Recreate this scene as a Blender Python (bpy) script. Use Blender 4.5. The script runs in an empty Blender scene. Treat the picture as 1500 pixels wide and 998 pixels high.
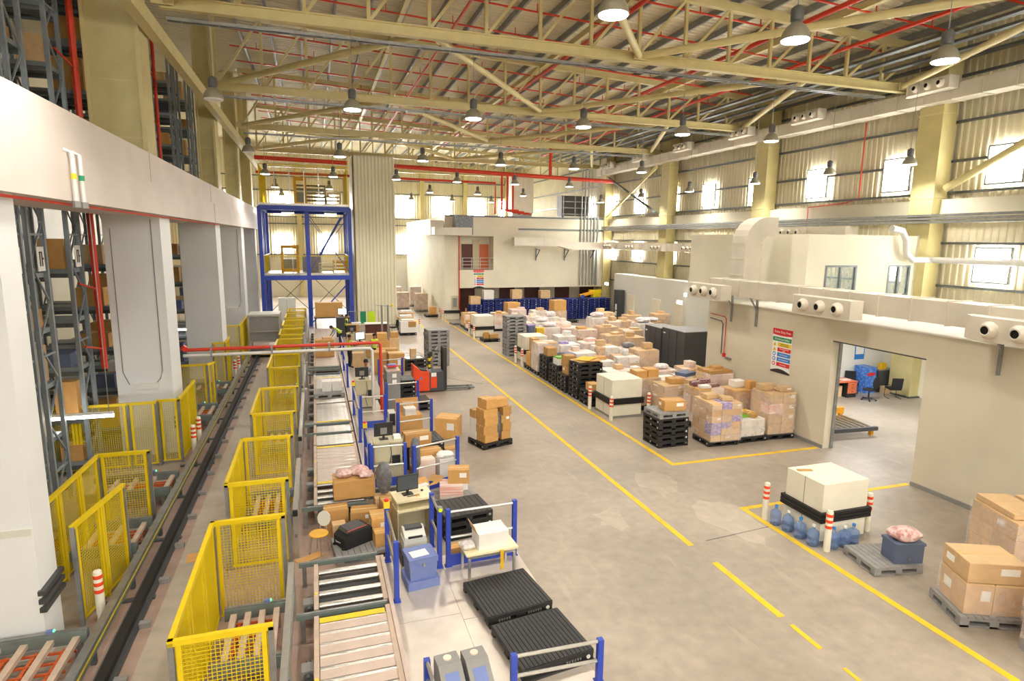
import bpy, math, random
from mathutils import Vector, Matrix, Euler
random.seed(7)
PI = math.pi
sc = bpy.context.scene
COL = sc.collection

# ---------------------------------------------------------------- camera
cam_d = bpy.data.cameras.new('camera')
cam_d.sensor_width = 36.0
cam_d.lens = 885.4/1500*36
cam_d.clip_end = 400
cam = bpy.data.objects.new('camera', cam_d)
COL.objects.link(cam)
cam.matrix_world = Matrix(((0.951349, 0.039046, -0.305631, 0.0), (-0.307875, 0.159653, -0.937936, 0.0), (0.012172, 0.986401, 0.163907, 7.0), (0, 0, 0, 1)))
sc.camera = cam

# ---------------------------------------------------------------- world, exposure
w = bpy.data.worlds.new('world'); sc.world = w; w.use_nodes = True
w.node_tree.nodes['Background'].inputs[0].default_value = (.85, .92, 1, 1)
w.node_tree.nodes['Background'].inputs[1].default_value = 1.0
sc.view_settings.view_transform = 'Standard'
sc.view_settings.look = 'None'
sc.view_settings.gamma = 1
sc.view_settings.use_curve_mapping = False
sc.view_settings.exposure = -0.02
sc.cycles.max_bounces = 8
sc.cycles.diffuse_bounces = 4
sc.cycles.transparent_max_bounces = 16
sc.cycles.sample_clamp_indirect = 6
sc.cycles.use_denoising = True
LAMP_W = 135.0        # watts of light of one high-bay lamp
WIN_E = 45.0           # radiance of the daylit window panes

# ---------------------------------------------------------------- helpers
class MB:
    def __init__(s): s.v = []; s.f = []; s.m = []
    def add(s, vs, fs, m=0):
        o = len(s.v); s.v += [tuple(p) for p in vs]
        s.f += [tuple(i+o for i in f) for f in fs]; s.m += [m]*len(fs)
        return s
    def box(s, x0, y0, z0, x1, y1, z1, m=0):
        return s.add([(x0,y0,z0),(x1,y0,z0),(x1,y1,z0),(x0,y1,z0),(x0,y0,z1),(x1,y0,z1),(x1,y1,z1),(x0,y1,z1)],
            [(3,2,1,0),(4,5,6,7),(0,1,5,4),(1,2,6,5),(2,3,7,6),(3,0,4,7)], m)
    def cbox(s, cx, cy, cz, sx, sy, sz, m=0):
        return s.box(cx-sx/2, cy-sy/2, cz-sz/2, cx+sx/2, cy+sy/2, cz+sz/2, m)
    def rbox(s, cx, cy, z0, sx, sy, sz, rz=0, rx=0, ry=0, m=0):
        R = Euler((rx, ry, rz)).to_matrix(); vs = []
        for z in (0, sz):
            for x, y in ((-1,-1),(1,-1),(1,1),(-1,1)):
                vs.append(R @ Vector((x*sx/2, y*sy/2, z)) + Vector((cx, cy, z0)))
        return s.add(vs, [(3,2,1,0),(4,5,6,7),(0,1,5,4),(1,2,6,5),(2,3,7,6),(3,0,4,7)], m)
    def bar(s, p, q, w, h=None, m=0):
        p = Vector(p); q = Vector(q); h = h or w; d = (q-p).normalized()
        up = Vector((0,0,1)) if abs(d.z) < .95 else Vector((0,1,0))
        a = d.cross(up).normalized()*w/2; b = a.cross(d).normalized()*h/2
        vs = [p-a-b, p+a-b, p+a+b, p-a+b, q-a-b, q+a-b, q+a+b, q-a+b]
        return s.add(vs, [(0,1,2,3),(7,6,5,4),(4,5,1,0),(5,6,2,1),(6,7,3,2),(7,4,0,3)], m)
    def tube(s, pts, r, n=8, m=0, caps=True):
        pts = [Vector(p) for p in pts]; rings = []
        for i, p in enumerate(pts):
            d = (pts[min(i+1, len(pts)-1)] - pts[max(i-1, 0)]).normalized()
            up = Vector((0,0,1)) if abs(d.z) < .9 else Vector((1,0,0))
            a = d.cross(up).normalized(); b = a.cross(d).normalized()
            rr = r[i] if isinstance(r, (list, tuple)) else r
            rings.append([p + (a*math.cos(2*PI*k/n) + b*math.sin(2*PI*k/n))*rr for k in range(n)])
        vs = [v for R in rings for v in R]; fs = []
        for i in range(len(pts)-1):
            for k in range(n):
                k2 = (k+1) % n
                fs.append((i*n+k, i*n+k2, (i+1)*n+k2, (i+1)*n+k))
        if caps: fs += [tuple(range(n-1, -1, -1)), tuple((len(pts)-1)*n+k for k in range(n))]
        return s.add(vs, fs, m)
    def lathe(s, prof, n=16, c=(0,0,0), m=0):
        vs = []; fs = []
        for r, z in prof:
            for k in range(n):
                a = 2*PI*k/n; vs.append((c[0]+r*math.cos(a), c[1]+r*math.sin(a), c[2]+z))
        for i in range(len(prof)-1):
            for k in range(n):
                k2 = (k+1) % n
                fs.append((i*n+k, i*n+k2, (i+1)*n+k2, (i+1)*n+k))
        if prof[0][0] > 1e-4: fs.append(tuple(range(n-1, -1, -1)))
        if prof[-1][0] > 1e-4: fs.append(tuple((len(prof)-1)*n+k for k in range(n)))
        return s.add(vs, fs, m)
    def prism(s, poly, a, b, axis='z', m=0):
        def pt(p, t):
            return {'z': (p[0], p[1], t), 'x': (t, p[0], p[1]), 'y': (p[0], t, p[1])}[axis]
        n = len(poly); vs = [pt(p, a) for p in poly] + [pt(p, b) for p in poly]
        fs = [tuple(range(n-1, -1, -1)), tuple(range(n, 2*n))]
        fs += [(i, (i+1) % n, n+(i+1) % n, n+i) for i in range(n)]
        return s.add(vs, fs, m)
    def mesh(s, name, mats, smooth=False):
        me = bpy.data.meshes.new(name)
        me.from_pydata(s.v, [], s.f)
        for mm in (mats if isinstance(mats, (list, tuple)) else [mats]): me.materials.append(MAT[mm])
        me.polygons.foreach_set('material_index', s.m)
        if smooth:
            me.polygons.foreach_set('use_smooth', [True]*len(s.f))
            me.set_sharp_from_angle(angle=math.radians(40))
        me.update()
        return me
    def build(s, name, mats, parent=None, loc=(0,0,0), rz=0, smooth=False):
        return put(s.mesh(name, mats, smooth), name, parent, loc, rz)
def put(me, name, parent=None, loc=(0,0,0), rz=0, scale=None, rot=None):
    o = bpy.data.objects.new(name, me); COL.objects.link(o)
    o.parent = parent; o.location = loc; o.rotation_euler = rot or (0, 0, rz)
    if scale: o.scale = scale
    return o
def tag(o, label, cat, group=None):
    o['label'] = label; o['category'] = cat
    if group: o['group'] = group
    return o
def thing(name, label, cat, loc=(0,0,0), rz=0, group=None):
    o = bpy.data.objects.new(name, None); COL.objects.link(o); o.empty_display_size = .1
    o.location = loc; o.rotation_euler = (0, 0, rz)
    return tag(o, label, cat, group)
def struct(o, label=None):
    o['kind'] = 'structure'
    if label: o['label'] = label
    return o
def stuff(o): o['kind'] = 'stuff'; return o
def dup(root, loc, rz=None, label=None, group=None):
    def cp(o, par):
        c = o.copy(); COL.objects.link(c); c.parent = par
        for ch in list(o.children): cp(ch, c)
        return c
    r = cp(root, None); r.location = loc
    if rz is not None: r.rotation_euler = (0, 0, rz)
    if label: r['label'] = label
    if group: r['group'] = group
    return r

# ---------------------------------------------------------------- materials
MAT = {}
def mat(name, col, rough=.6, metal=0.0, var=.08, scale=6.0, col2=None, fac2=.5, bump=0.0, rnd=0.0, emit=None, estr=0, spec=.5, detail=3, stretch=None, coat=0):
    m = bpy.data.materials.new(name); MAT[name] = m; m.use_nodes = True
    nt = m.node_tree; N = nt.nodes; L = nt.links; b = N['Principled BSDF']
    b.inputs['Roughness'].default_value = rough; b.inputs['Metallic'].default_value = metal
    b.inputs['Specular IOR Level'].default_value = spec
    b.inputs['Coat Weight'].default_value = coat
    c = (*col, 1)
    tc = N.new('ShaderNodeTexCoord'); src = tc.outputs['Object']
    if stretch:
        mp = N.new('ShaderNodeMapping'); mp.inputs['Scale'].default_value = stretch
        L.new(src, mp.inputs[0]); src = mp.outputs[0]
    out = None
    if var > 0 or col2:
        nz = N.new('ShaderNodeTexNoise'); nz.inputs['Scale'].default_value = scale; nz.inputs['Detail'].default_value = detail
        L.new(src, nz.inputs['Vector'])
        rp = N.new('ShaderNodeValToRGB'); e = rp.color_ramp.elements
        d = col2 or tuple(max(0, x*(1-var*2)) for x in col)
        e[0].position = fac2-.18; e[1].position = fac2+.18
        e[0].color = (*d, 1); e[1].color = c
        L.new(nz.outputs['Fac'], rp.inputs[0]); out = rp.outputs[0]
        if bump:
            bp = N.new('ShaderNodeBump'); bp.inputs['Strength'].default_value = bump; bp.inputs['Distance'].default_value = .02
            L.new(nz.outputs['Fac'], bp.inputs['Height']); L.new(bp.outputs[0], b.inputs['Normal'])
    if rnd:
        oi = N.new('ShaderNodeObjectInfo'); mr = N.new('ShaderNodeMapRange')
        mr.inputs[3].default_value = 1-rnd; mr.inputs[4].default_value = 1+rnd*.6
        L.new(oi.outputs['Random'], mr.inputs[0])
        hs = N.new('ShaderNodeHueSaturation'); L.new(mr.outputs[0], hs.inputs['Value'])
        if out: L.new(out, hs.inputs['Color'])
        else: hs.inputs['Color'].default_value = c
        out = hs.outputs[0]
    if out: L.new(out, b.inputs['Base Color'])
    else: b.inputs['Base Color'].default_value = c
    if emit:
        b.inputs['Emission Color'].default_value = (*emit, 1); b.inputs['Emission Strength'].default_value = estr
    return m
def S(h):
    f = lambda v: v/12.92 if v <= .04045 else ((v+.055)/1.055)**2.4
    return tuple(f(int(h[i:i+2], 16)/255) for i in (0, 2, 4))

mat('cream_steel', S('d6c890'), .45, var=.05, scale=2)
mat('cream_column', S('cfc28a'), .5, var=.06, scale=1.5)
mat('roof_sheet', S('dcd3b4'), .45, var=.05, scale=.8)
mat('wall_sheet', S('e0d6b8'), .45, var=.05, scale=.7)
mat('panel_sheet', S('e2dcc0'), .45, var=.04, scale=.5)
mat('wall_cream', S('e6dfc9'), .7, var=.05, scale=.6)
mat('partition_paint', S('d9d0bb'), .7, var=.06, scale=.5, detail=5)
mat('wall_white', S('eceae0'), .7, var=.03, scale=.8)
mat('pillar_white', S('eceff0'), .55, var=.03, scale=.5)
mat('beam_white', S('ebe0d8'), .6, var=.06, scale=.5, detail=6)
mat('cold_panel', S('dcdcd4'), .4, var=.03, scale=.5)
mat('duct', S('dfd6c6'), .45, .15, var=.06, scale=1.2)
mat('galv', S('a3a6a6'), .38, .75, var=.12, scale=5)
mat('galv_dark', S('6f7476'), .45, .6, var=.12, scale=4)
mat('purlin', S('8f918f'), .5, .3, var=.08, scale=3)
mat('alu', S('c9c7c2'), .32, .8, var=.06, scale=8)
mat('rack_steel', S('95a0a8'), .45, .35, var=.08, scale=3)
mat('steel_roller', S('c4c0ba'), .28, .9, var=.1, scale=14)
mat('conv_plate', S('d3bfb2'), .5, .25, var=.08, scale=3, detail=5)
mat('conv_frame', S('7d8b88'), .45, .3, var=.1, scale=4)
mat('conv_beige', S('c9b3a0'), .6, .1, var=.1, scale=4)
mat('checker_plate', S('d8ccc0'), .36, .55, var=.08, scale=2.2, detail=5)
mat('yellow', S('e6c812'), .42, var=.05, scale=4)
mat('yellow_wire', S('d9c018'), .45, var=0)
mat('yellow_line', S('ecc21a'), .6, var=.1, scale=3, col2=S('c9a93a'), fac2=.36, detail=6)
mat('blue_steel', S('2c47b4'), .42, var=.05, scale=3)
mat('red_pipe', S('cf3518'), .42, var=.06, scale=3)
mat('orange_red', S('ee4a1c'), .4, var=.03)
mat('orange_frame', S('e8a31c'), .45, var=.05)
mat('grey_pipe', S('d8d6d2'), .4, .1, var=.04)
mat('black_plastic', S('2b2b2c'), .5, var=.15, scale=5)
mat('black_rubber', S('1c1b1b'), .6, var=.1)
mat('blue_pallet', S('1f3080'), .5, var=.15, scale=5, rnd=.2)
mat('grey_pallet', S('9b9a98'), .55, var=.1, scale=5, rnd=.1)
mat('dark_grey', S('46474a'), .5, var=.06)
mat('mid_grey', S('8d8c8a'), .5, var=.06)
mat('beige_cab', S('c9c0a0'), .5, var=.04, scale=3)
mat('plinth', S('ebe5d2'), .65, var=.05, scale=1.5)
mat('carton', S('cf9f5e'), .75, var=.06, scale=3, rnd=.22)
mat('carton_pale', S('dcb98c'), .7, var=.08, scale=3, rnd=.14)
mat('carton_white', S('f0ece6'), .6, var=.05, scale=3, rnd=.06)
mat('carton_pink', S('e8c8b4'), .6, var=.05, scale=2, col2=S('efdccf'), rnd=.12)
mat('carton_purple', S('8473b8'), .6, var=.3, scale=3, col2=S('d9cfe0'), fac2=.4, detail=1)
mat('carton_maroon', S('6b2434'), .6, var=.2, scale=9, col2=S('e8dcd0'), fac2=.35)
mat('carton_red', S('df7a66'), .6, var=.2, scale=2.4, col2=S('f2e6de'), fac2=.55, detail=1, stretch=(.3, .3, 3))
mat('carton_green', S('7cc23c'), .6, var=.1)
mat('carton_yellow', S('f0c020'), .6, var=.1)
mat('tape', S('d9b37e'), .3, var=.05)
mat('paper', S('f4f3ef'), .6, var=.03)
mat('white_plastic', S('ecebe6'), .4, var=.02)
mat('bin_blue', S('6f80b8'), .5, var=.05)
mat('bin_slate', S('5f6b86'), .5, var=.05)
mat('seat_orange', S('e8b03c'), .5, var=.04)
mat('desk_top', S('eee2bc'), .5, var=.04)
mat('wood_red', S('d9744a'), .5, var=.1, scale=8, stretch=(1, 8, 1))
mat('brown_door', S('5b2a24'), .5, var=.1)
mat('screen', S('50575c'), .15, var=0)
mat('screen_lit', S('dfe6ee'), .2, var=0, emit=(.85, .92, 1), estr=1.2)
mat('hivis', S('d4f02a'), .6, var=.05, scale=8)
mat('skin', S('a9714e'), .55, var=.05, scale=12)
mat('hair', S('1d1815'), .7, var=.1)
mat('navy_cloth', S('23293c'), .8, var=.1, scale=12)
mat('grey_cloth', S('a8adb8'), .8, var=.08, scale=12)
mat('black_cloth', S('232325'), .8, var=.12, scale=14)
mat('bag_grey', S('7b7c80'), .35, var=.25, scale=9, bump=.6)
mat('bag_white', S('f0ecea'), .3, var=.08, scale=8, col2=S('c9bcc0'), bump=.6)
mat('bag_red', S('d8c0ba'), .4, var=.3, scale=12, col2=S('a8443c'), fac2=.42, bump=.5)
mat('sign_red', S('d8242c'), .5, var=0); mat('sign_green', S('1f8f5c'), .5, var=0)
mat('sign_blue', S('2f7fd0'), .5, var=0); mat('sign_yellow', S('f0cf2c'), .5, var=0)
mat('sign_black', S('2a2626'), .5, var=0)
mat('red_cloth', S('c0392b'), .7, var=.1)
mat('cable_orange', S('d9642c'), .5, var=.15, scale=20)
mat('insulation', S('8a8d92'), .4, .5, var=.3, scale=9, bump=.6)
mat('lamp_house', S('a9a695'), .4, .4, var=.04)
mat('lamp_ballast', S('6a6c6e'), .5, .3, var=.05)
mat('lamp_lens', (1, 1, 1), .4, var=0, emit=(1, .97, .88), estr=14)
mat('tube_lit', (1, 1, 1), .4, var=0, emit=(1, 1, .98), estr=16)
mat('window_pane', (1, 1, 1), .3, var=0, emit=(1, .98, .94), estr=WIN_E)
mat('led_green', S('30e060'), .4, var=0, emit=(.1, 1, .3), estr=3)
mat('bluewrap', S('2f6fd0'), .35, var=.25, scale=10, col2=S('8fb4e8'), fac2=.4)

def glassy(name, col, alpha, rough=.12, bump=.5, scale=7.0, tint=None):
    m = bpy.data.materials.new(name); MAT[name] = m; m.use_nodes = True
    nt = m.node_tree; N = nt.nodes; L = nt.links
    for n in list(N):
        if n.type != 'OUTPUT_MATERIAL': N.remove(n)
    o = [n for n in N if n.type == 'OUTPUT_MATERIAL'][0]
    t = N.new('ShaderNodeBsdfTransparent'); t.inputs[0].default_value = (*(tint or (1, 1, 1)), 1)
    p = N.new('ShaderNodeBsdfPrincipled'); p.inputs['Base Color'].default_value = (*col, 1); p.inputs['Roughness'].default_value = rough
    mx = N.new('ShaderNodeMixShader')
    tc = N.new('ShaderNodeTexCoord'); nz = N.new('ShaderNodeTexNoise'); nz.inputs['Scale'].default_value = scale; nz.inputs['Detail'].default_value = 3
    nz.inputs['Distortion'].default_value = .6
    L.new(tc.outputs['Object'], nz.inputs['Vector'])
    bp = N.new('ShaderNodeBump'); bp.inputs['Strength'].default_value = bump; bp.inputs['Distance'].default_value = .05
    L.new(nz.outputs['Fac'], bp.inputs['Height']); L.new(bp.outputs[0], p.inputs['Normal'])
    mr = N.new('ShaderNodeMapRange'); mr.inputs[1].default_value = .35; mr.inputs[2].default_value = .7
    mr.inputs[3].default_value = max(0, alpha-.07); mr.inputs[4].default_value = min(1, alpha+.12)
    L.new(nz.outputs['Fac'], mr.inputs[0]); L.new(mr.outputs[0], mx.inputs[0])
    L.new(t.outputs[0], mx.inputs[1]); L.new(p.outputs[0], mx.inputs[2]); L.new(mx.outputs[0], o.inputs[0])
glassy('stretch_film', S('f6e9e2'), .24, .16, .25, 2.2)
glassy('film_heavy', S('f6ece8'), .42, .16, .35, 2.6)
glassy('bottle_blue', S('8fa9d8'), .38, .08, .1, 3, tint=(.78, .86, 1))
glassy('glass', S('cfe2e6'), .22, .03, 0)

# floor: worn concrete
def floor_mat(name, c1, c2, c3):
    m = bpy.data.materials.new(name); MAT[name] = m; m.use_nodes = True
    nt = m.node_tree; N = nt.nodes; L = nt.links; b = N['Principled BSDF']
    tc = N.new('ShaderNodeTexCoord')
    def nz(s, d, st=None):
        n = N.new('ShaderNodeTexNoise'); n.inputs['Scale'].default_value = s; n.inputs['Detail'].default_value = d
        if st:
            mp = N.new('ShaderNodeMapping'); mp.inputs['Scale'].default_value = st
            L.new(tc.outputs['Object'], mp.inputs[0]); L.new(mp.outputs[0], n.inputs['Vector'])
        else: L.new(tc.outputs['Object'], n.inputs['Vector'])
        return n
    a = nz(.35, 6); f = nz(3.5, 6); st = nz(1.2, 5, (3, .5, 1))
    r = N.new('ShaderNodeValToRGB'); e = r.color_ramp.elements
    e[0].position = .38; e[0].color = (*c2, 1); e[1].position = .62; e[1].color = (*c1, 1)
    L.new(a.outputs['Fac'], r.inputs[0])
    mx = N.new('ShaderNodeMix'); mx.data_type = 'RGBA'; mx.blend_type = 'MULTIPLY'
    r2 = N.new('ShaderNodeValToRGB'); e = r2.color_ramp.elements
    e[0].position = .3; e[0].color = (.72, .72, .72, 1); e[1].position = .7; e[1].color = (1.08, 1.08, 1.08, 1)
    L.new(f.outputs['Fac'], r2.inputs[0]); mx.inputs[0].default_value = .6
    L.new(r.outputs[0], mx.inputs[6]); L.new(r2.outputs[0], mx.inputs[7])
    m2 = N.new('ShaderNodeMix'); m2.data_type = 'RGBA'; m2.inputs[7].default_value = (*c3, 1)
    r3 = N.new('ShaderNodeMapRange'); r3.inputs[1].default_value = .6; r3.inputs[2].default_value = .8; r3.inputs[4].default_value = .5
    L.new(st.outputs['Fac'], r3.inputs[0]); L.new(r3.outputs[0], m2.inputs[0]); L.new(mx.outputs[2], m2.inputs[6])
    L.new(m2.outputs[2], b.inputs['Base Color'])
    rr = N.new('ShaderNodeMapRange'); rr.inputs[3].default_value = .3; rr.inputs[4].default_value = .55
    L.new(f.outputs['Fac'], rr.inputs[0]); L.new(rr.outputs[0], b.inputs['Roughness'])
floor_mat('floor_concrete', S('b0a394'), S('9e9284'), S('c2b6a6'))
floor_mat('floor_pink_cast', S('b39a8c'), S('9c8478'), S('c4ada0'))  # pinkish concrete, with the pink cast of the lamps put into its colour
floor_mat('worn_concrete', S('bcb0a0'), S('aca090'), S('cabfae'))
# ================================================================ the building
XR, YB, YF, XL = 27.0, 77.0, -14.0, -16.0
GRID = [11.1, 21.75, 32.4, 43.05, 53.7, 64.35]
TZ = 13.9
def roof_z(x): return 16.1 + (XR-x)*.05
def corr(a0, a1, period, depth, fn, m=0):
    """sheet with trapezoid ribs: profile runs from a0 to a1; fn(a, d, end) gives the point"""
    mb = MB(); pts = []; a = a0
    while a < a1:
        for t, d in ((0, 0), (.45, 0), (.58, depth), (.87, depth)):
            if a+t*period <= a1: pts.append((a+t*period, d))
        a += period
    pts.append((a1, 0)); n = len(pts)
    vs = [fn(p, d, 0) for p, d in pts] + [fn(p, d, 1) for p, d in pts]
    mb.add(vs, [(i, i+1, n+i+1, n+i) for i in range(n-1)], m)
    return mb

floor = struct(MB().box(XL, YF, -.3, XR, YB, 0).build('floor', 'floor_concrete'), 'worn beige concrete warehouse floor with yellow lane lines')
MB().box(-4.2, YF, 0, .9, 46, .004).build('aisle_pink_cast', 'floor_pink_cast', floor)  # thin overlay whose colour carries the pink light cast along the aisle
MB().box(-3.05, YF, 0.004, -2.05, 40, .008).build('walk_strip', 'worn_concrete', floor)
def line(x0, y0, x1, y1, h=.006): MB().box(x0, y0, 0, x1, y1, h).build('painted_line', 'yellow_line', floor)
line(8.05, 11.2, 8.2, 66); line(8.1, 8.35, 8.25, 10.4); line(8.12, 7.4, 8.22, 8.1); line(8.12, 6.0, 8.2, 6.9)
line(10.55, 15.8, 10.7, 60); line(10.55, 4.0, 10.7, 12.6)
line(10.7, 15.8, 16.4, 15.95); line(10.7, 12.45, 16.5, 12.6)
pr = random.Random(5)
for cx, cy, r0 in ((9.3, 14.6, .75), (9.9, 11.9, .9), (7.2, 24.2, .8), (7.0, 13.0, .5)):
    pp = [(cx+r0*pr.uniform(.5, 1.1)*math.cos(2*PI*k/14), cy+1.5*r0*pr.uniform(.5, 1.1)*math.sin(2*PI*k/14)) for k in range(14)]
    MB().prism(pp, 0, .003).build('worn_patch', 'worn_concrete', floor)
# crack and joint lines cut into the slab
for a, b in (((8.6, 11.3), (12.2, 11.6)), ((2.6, 36), (8, 34.6)), ((5.2, 31), (7.6, 28))):
    MB().bar((a[0], a[1], .002), (b[0], b[1], .002), .02, .004).build('slab_joint', 'dark_grey', floor)

wr = struct(corr(YF, YB, .3, .045, lambda p, d, e: (XR-d, p, 16.4*e)).build('wall_right', 'wall_sheet'), 'cream corrugated steel side wall with grey girts')
for z in (3.4, 5.2, 7.1, 9.3, 10.65, 12.3, 14.2):
    MB().box(XR-.2, 8, z-.05, XR-.05, YB, z+.05).build('girt', 'galv_dark', wr)
MB().box(XR-.55, 8, 8.25, XR-.05, YB, 9.0).build('ledge', 'wall_cream', wr)
MB().box(XR-.5, 8, 0, XR-.06, 49, 3.3).build('lower_wall', 'wall_cream', wr)
wb = struct(corr(XL, XR, .3, .045, lambda p, d, e: (p, YB-d, 4.6+13.9*e)).build('wall_back', 'wall_sheet'), 'cream corrugated end wall with bright windows')
MB().box(XL, YB-.12, 0, XR, YB, 4.6).build('lower_wall', 'wall_cream', wb)
for z in (5.0, 8.6, 9.4, 12.4, 14):
    MB().box(XL, YB-.2, z-.06, XR, YB-.05, z+.06).build('girt', 'galv_dark', wb)
for x in (-1.5, 4.3, 13.0, 18.5, 24):
    MB().box(x-.25, YB-.6, 0, x+.25, YB-.05, 16).build('wall_column', 'cream_column', wb)
MB().box(8.5, YB-.2, 0, 12.2, YB-.125, 4.4).build('roller_shutter', 'wall_white', wb)
struct(MB().box(XL, YF-.2, 0, XR, YF, 18.5).build('wall_front', 'wall_cream'), 'plain cream end wall')
struct(MB().box(XL-.2, YF, 0, XL, YB, 18.5).build('wall_left', 'wall_sheet'), 'far side wall of the rack hall')

ceil = struct(corr(YF, YB, .34, .05, lambda p, d, e: (XL+(XR-XL)*e, p, roof_z(XL+(XR-XL)*e)-d)).build('ceiling', 'roof_sheet'), 'cream corrugated sloping roof with grey purlins')
x = -3.2
while x < 26.8:
    MB().add([(x-.05, 4, roof_z(x)-.34), (x+.05, 4, roof_z(x)-.34), (x+.05, YB, roof_z(x)-.34), (x-.05, YB, roof_z(x)-.34),
              (x-.05, 4, roof_z(x)-.06), (x+.05, 4, roof_z(x)-.06), (x+.05, YB, roof_z(x)-.06), (x-.05, YB, roof_z(x)-.06)],
             [(3,2,1,0),(4,5,6,7),(0,1,5,4),(1,2,6,5),(2,3,7,6),(3,0,4,7)]).build('purlin', 'purlin', ceil)
    x += 1.5

# windows: steel frame with a frosted daylit pane, divided by a middle bar
wn = [0]
def window(x0, z0, y0, sx, sz, side='x'):
    wn[0] += 1
    o = bpy.data.objects.new('window_%d' % wn[0], None); COL.objects.link(o); struct(o)
    f = MB(); p = MB(); t = .07
    if side == 'x':
        X = x0
        for a in (MB.box,):
            f.box(X-.1, y0-sx/2, z0, X, y0+sx/2, z0+t); f.box(X-.1, y0-sx/2, z0+sz-t, X, y0+sx/2, z0+sz)
            f.box(X-.1, y0-sx/2, z0+t, X, y0-sx/2+t, z0+sz-t); f.box(X-.1, y0+sx/2-t, z0+t, X, y0+sx/2, z0+sz-t)
            f.box(X-.08, y0-sx/2+t, z0+sz*.62, X, y0+sx/2-t, z0+sz*.62+.04)
        p.box(X-.05, y0-sx/2+t, z0+t, X-.03, y0+sx/2-t, z0+sz-t)
    else:
        Y = x0
        f.box(y0-sx/2, Y-.1, z0, y0+sx/2, Y, z0+t); f.box(y0-sx/2, Y-.1, z0+sz-t, y0+sx/2, Y, z0+sz)
        f.box(y0-sx/2, Y-.1, z0+t, y0-sx/2+t, Y, z0+sz-t); f.box(y0+sx/2-t, Y-.1, z0+t, y0+sx/2, Y, z0+sz-t)
        p.box(y0-sx/2+t, Y-.05, z0+t, y0+sx/2-t, Y-.03, z0+sz-t)
    f.build('window_frame', 'galv', o); p.build('window_pane', 'window_pane', o)
for k in range(9):
    yc = 17.9 + 4.9*k
    window(XR-.2, 9.5, yc, 1.5, 1.6)
    window(XR-.2, 5.45, yc, 1.5, 1.5)
for xc in (-8.2, -3.4, 1.6, 6.0, 10.8, 15.5, 20.0, 24.2):
    window(YB-.2, 9.9, xc, 2.2, 2.1, 'y')
    if xc < 11: window(YB-.2, 5.3, xc, 2.0, 2.0, 'y')

for xc in (-13.5, -9.5, -5, 0, 5, 10, 15, 20, 24.5):  # unseen window row behind the camera, added to light the hall from behind
    window(YF+.1, 9.9, xc, 2.2, 2.1, 'y')
# columns of the right wall, with bracing tubes
for y in GRID[1:5]:
    c = thing('steel_column', 'cream boxed steel column standing against the corrugated window wall', 'column', (XR-.65, y-1.0, 0), 0, 'columns of the window wall')
    MB().box(-.4, -.55, 0, .4, .55, 15.9).build('shaft', 'cream_column', c)
    for z in (9.05, 12.6): MB().box(-.43, -.58, z, .43, .58, z+.08).build('band', 'cream_steel', c)
    MB().box(-.5, -.65, 0, .5, .65, .06).build('base_plate', 'galv_dark', c)
def brace(a, b, r=.14, m='cream_steel', lab='', name='brace_tube'):
    o = MB().tube([a, b], r, 10).build(name, m, None, smooth=True)
    return tag(o, lab, 'brace')
brace((26.3, 19.95, 9.45), (26.3, 14.5, 12.3), .16, lab='thick cream brace tube rising from the column foot in front of the bright window')
t = thing('cross_brace', 'crossed pair of cream and dark brace tubes over the far windows', 'brace', (25.75, 47, 9.1))
MB().tube([(0, 4.4, .1), (0, -4, 3.7)], .12, 10).build('brace_tube', 'cream_steel', t, smooth=True); MB().tube([(.1, -4, .2), (.1, 4.4, 3.6)], .1, 10).build('brace_tube', 'galv_dark', t, smooth=True)

# left: concrete beam on pillars, rack hall behind
bm = struct(MB().box(-6.2, YF, 8.5, -4.4, 60, 9.35).build('trim_1', 'beam_white'), 'white concrete crane beam over the pillars')
MB().box(-6.2, YF, 7.62, -4.28, 60, 8.5).build('lower_ledge', 'beam_white', bm)
for y in (20.3, 31.2, 41.5): MB().box(-4.402, y, 8.5, -4.395, y+.03, 9.35).build('joint', 'mid_grey', bm)
MB().box(-4.285, 31.2, 7.62, -4.275, 31.24, 8.5).build('joint', 'mid_grey', bm)
for i, (y0, y1, w) in enumerate(((11.05, 11.75, 5.0), (21.4, 22.8, 1.55), (32.7, 34.2, 1.6), (43.7, 45.2, 1.6), (53.5, 54.6, 1.6))):
    p = thing('concrete_pillar', ['white concrete pillar with steel bumper rails nearest the bollard and loose fence',
              'white pillar with a wall lamp and long conduit beside the red pipe gantry', 'plain white pillar rising behind the red pipe gantry',
              'white pillar with a lit door below its wall lamp', 'white pillar beside the blue steel platform'][i], 'pillar', (-4.5, y0, 0))
    MB().box(-w, 0, 0, 0, y1-y0, 7.62).build('shaft', 'pillar_white', p)
    if i in (1, 3):
        MB().tube([(-.25, -.02, 7.5), (-.25, -.02, 2.75), (-.33, -.02, 2.5), (-.5, -.02, 2.3)], .016, 6).build('conduit', 'mid_grey', p)
        MB().tube([(-1.35, -.02, 7.2), (-1.35, -.02, 2.75), (-1.2, -.02, 2.35)], .012, 6).build('conduit', 'mid_grey', p)
        MB().box(-1.1, -.08, 2.2, -.4, 0, 2.38).build('wall_lamp', 'white_plastic', p)
    if i < 3:
        for z in (.85, 1.0, 1.15): MB().box(-.02, -.06, z, .08, y1-y0+.06, z+.08).build('bumper_rail', 'dark_grey', p)
    if i == 0:
        for z in (.3, 2.2): MB().box(-4.9, -.02, z, -.02, .01, z+.12).build('shutter_line', 'cold_panel', p)
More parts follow.
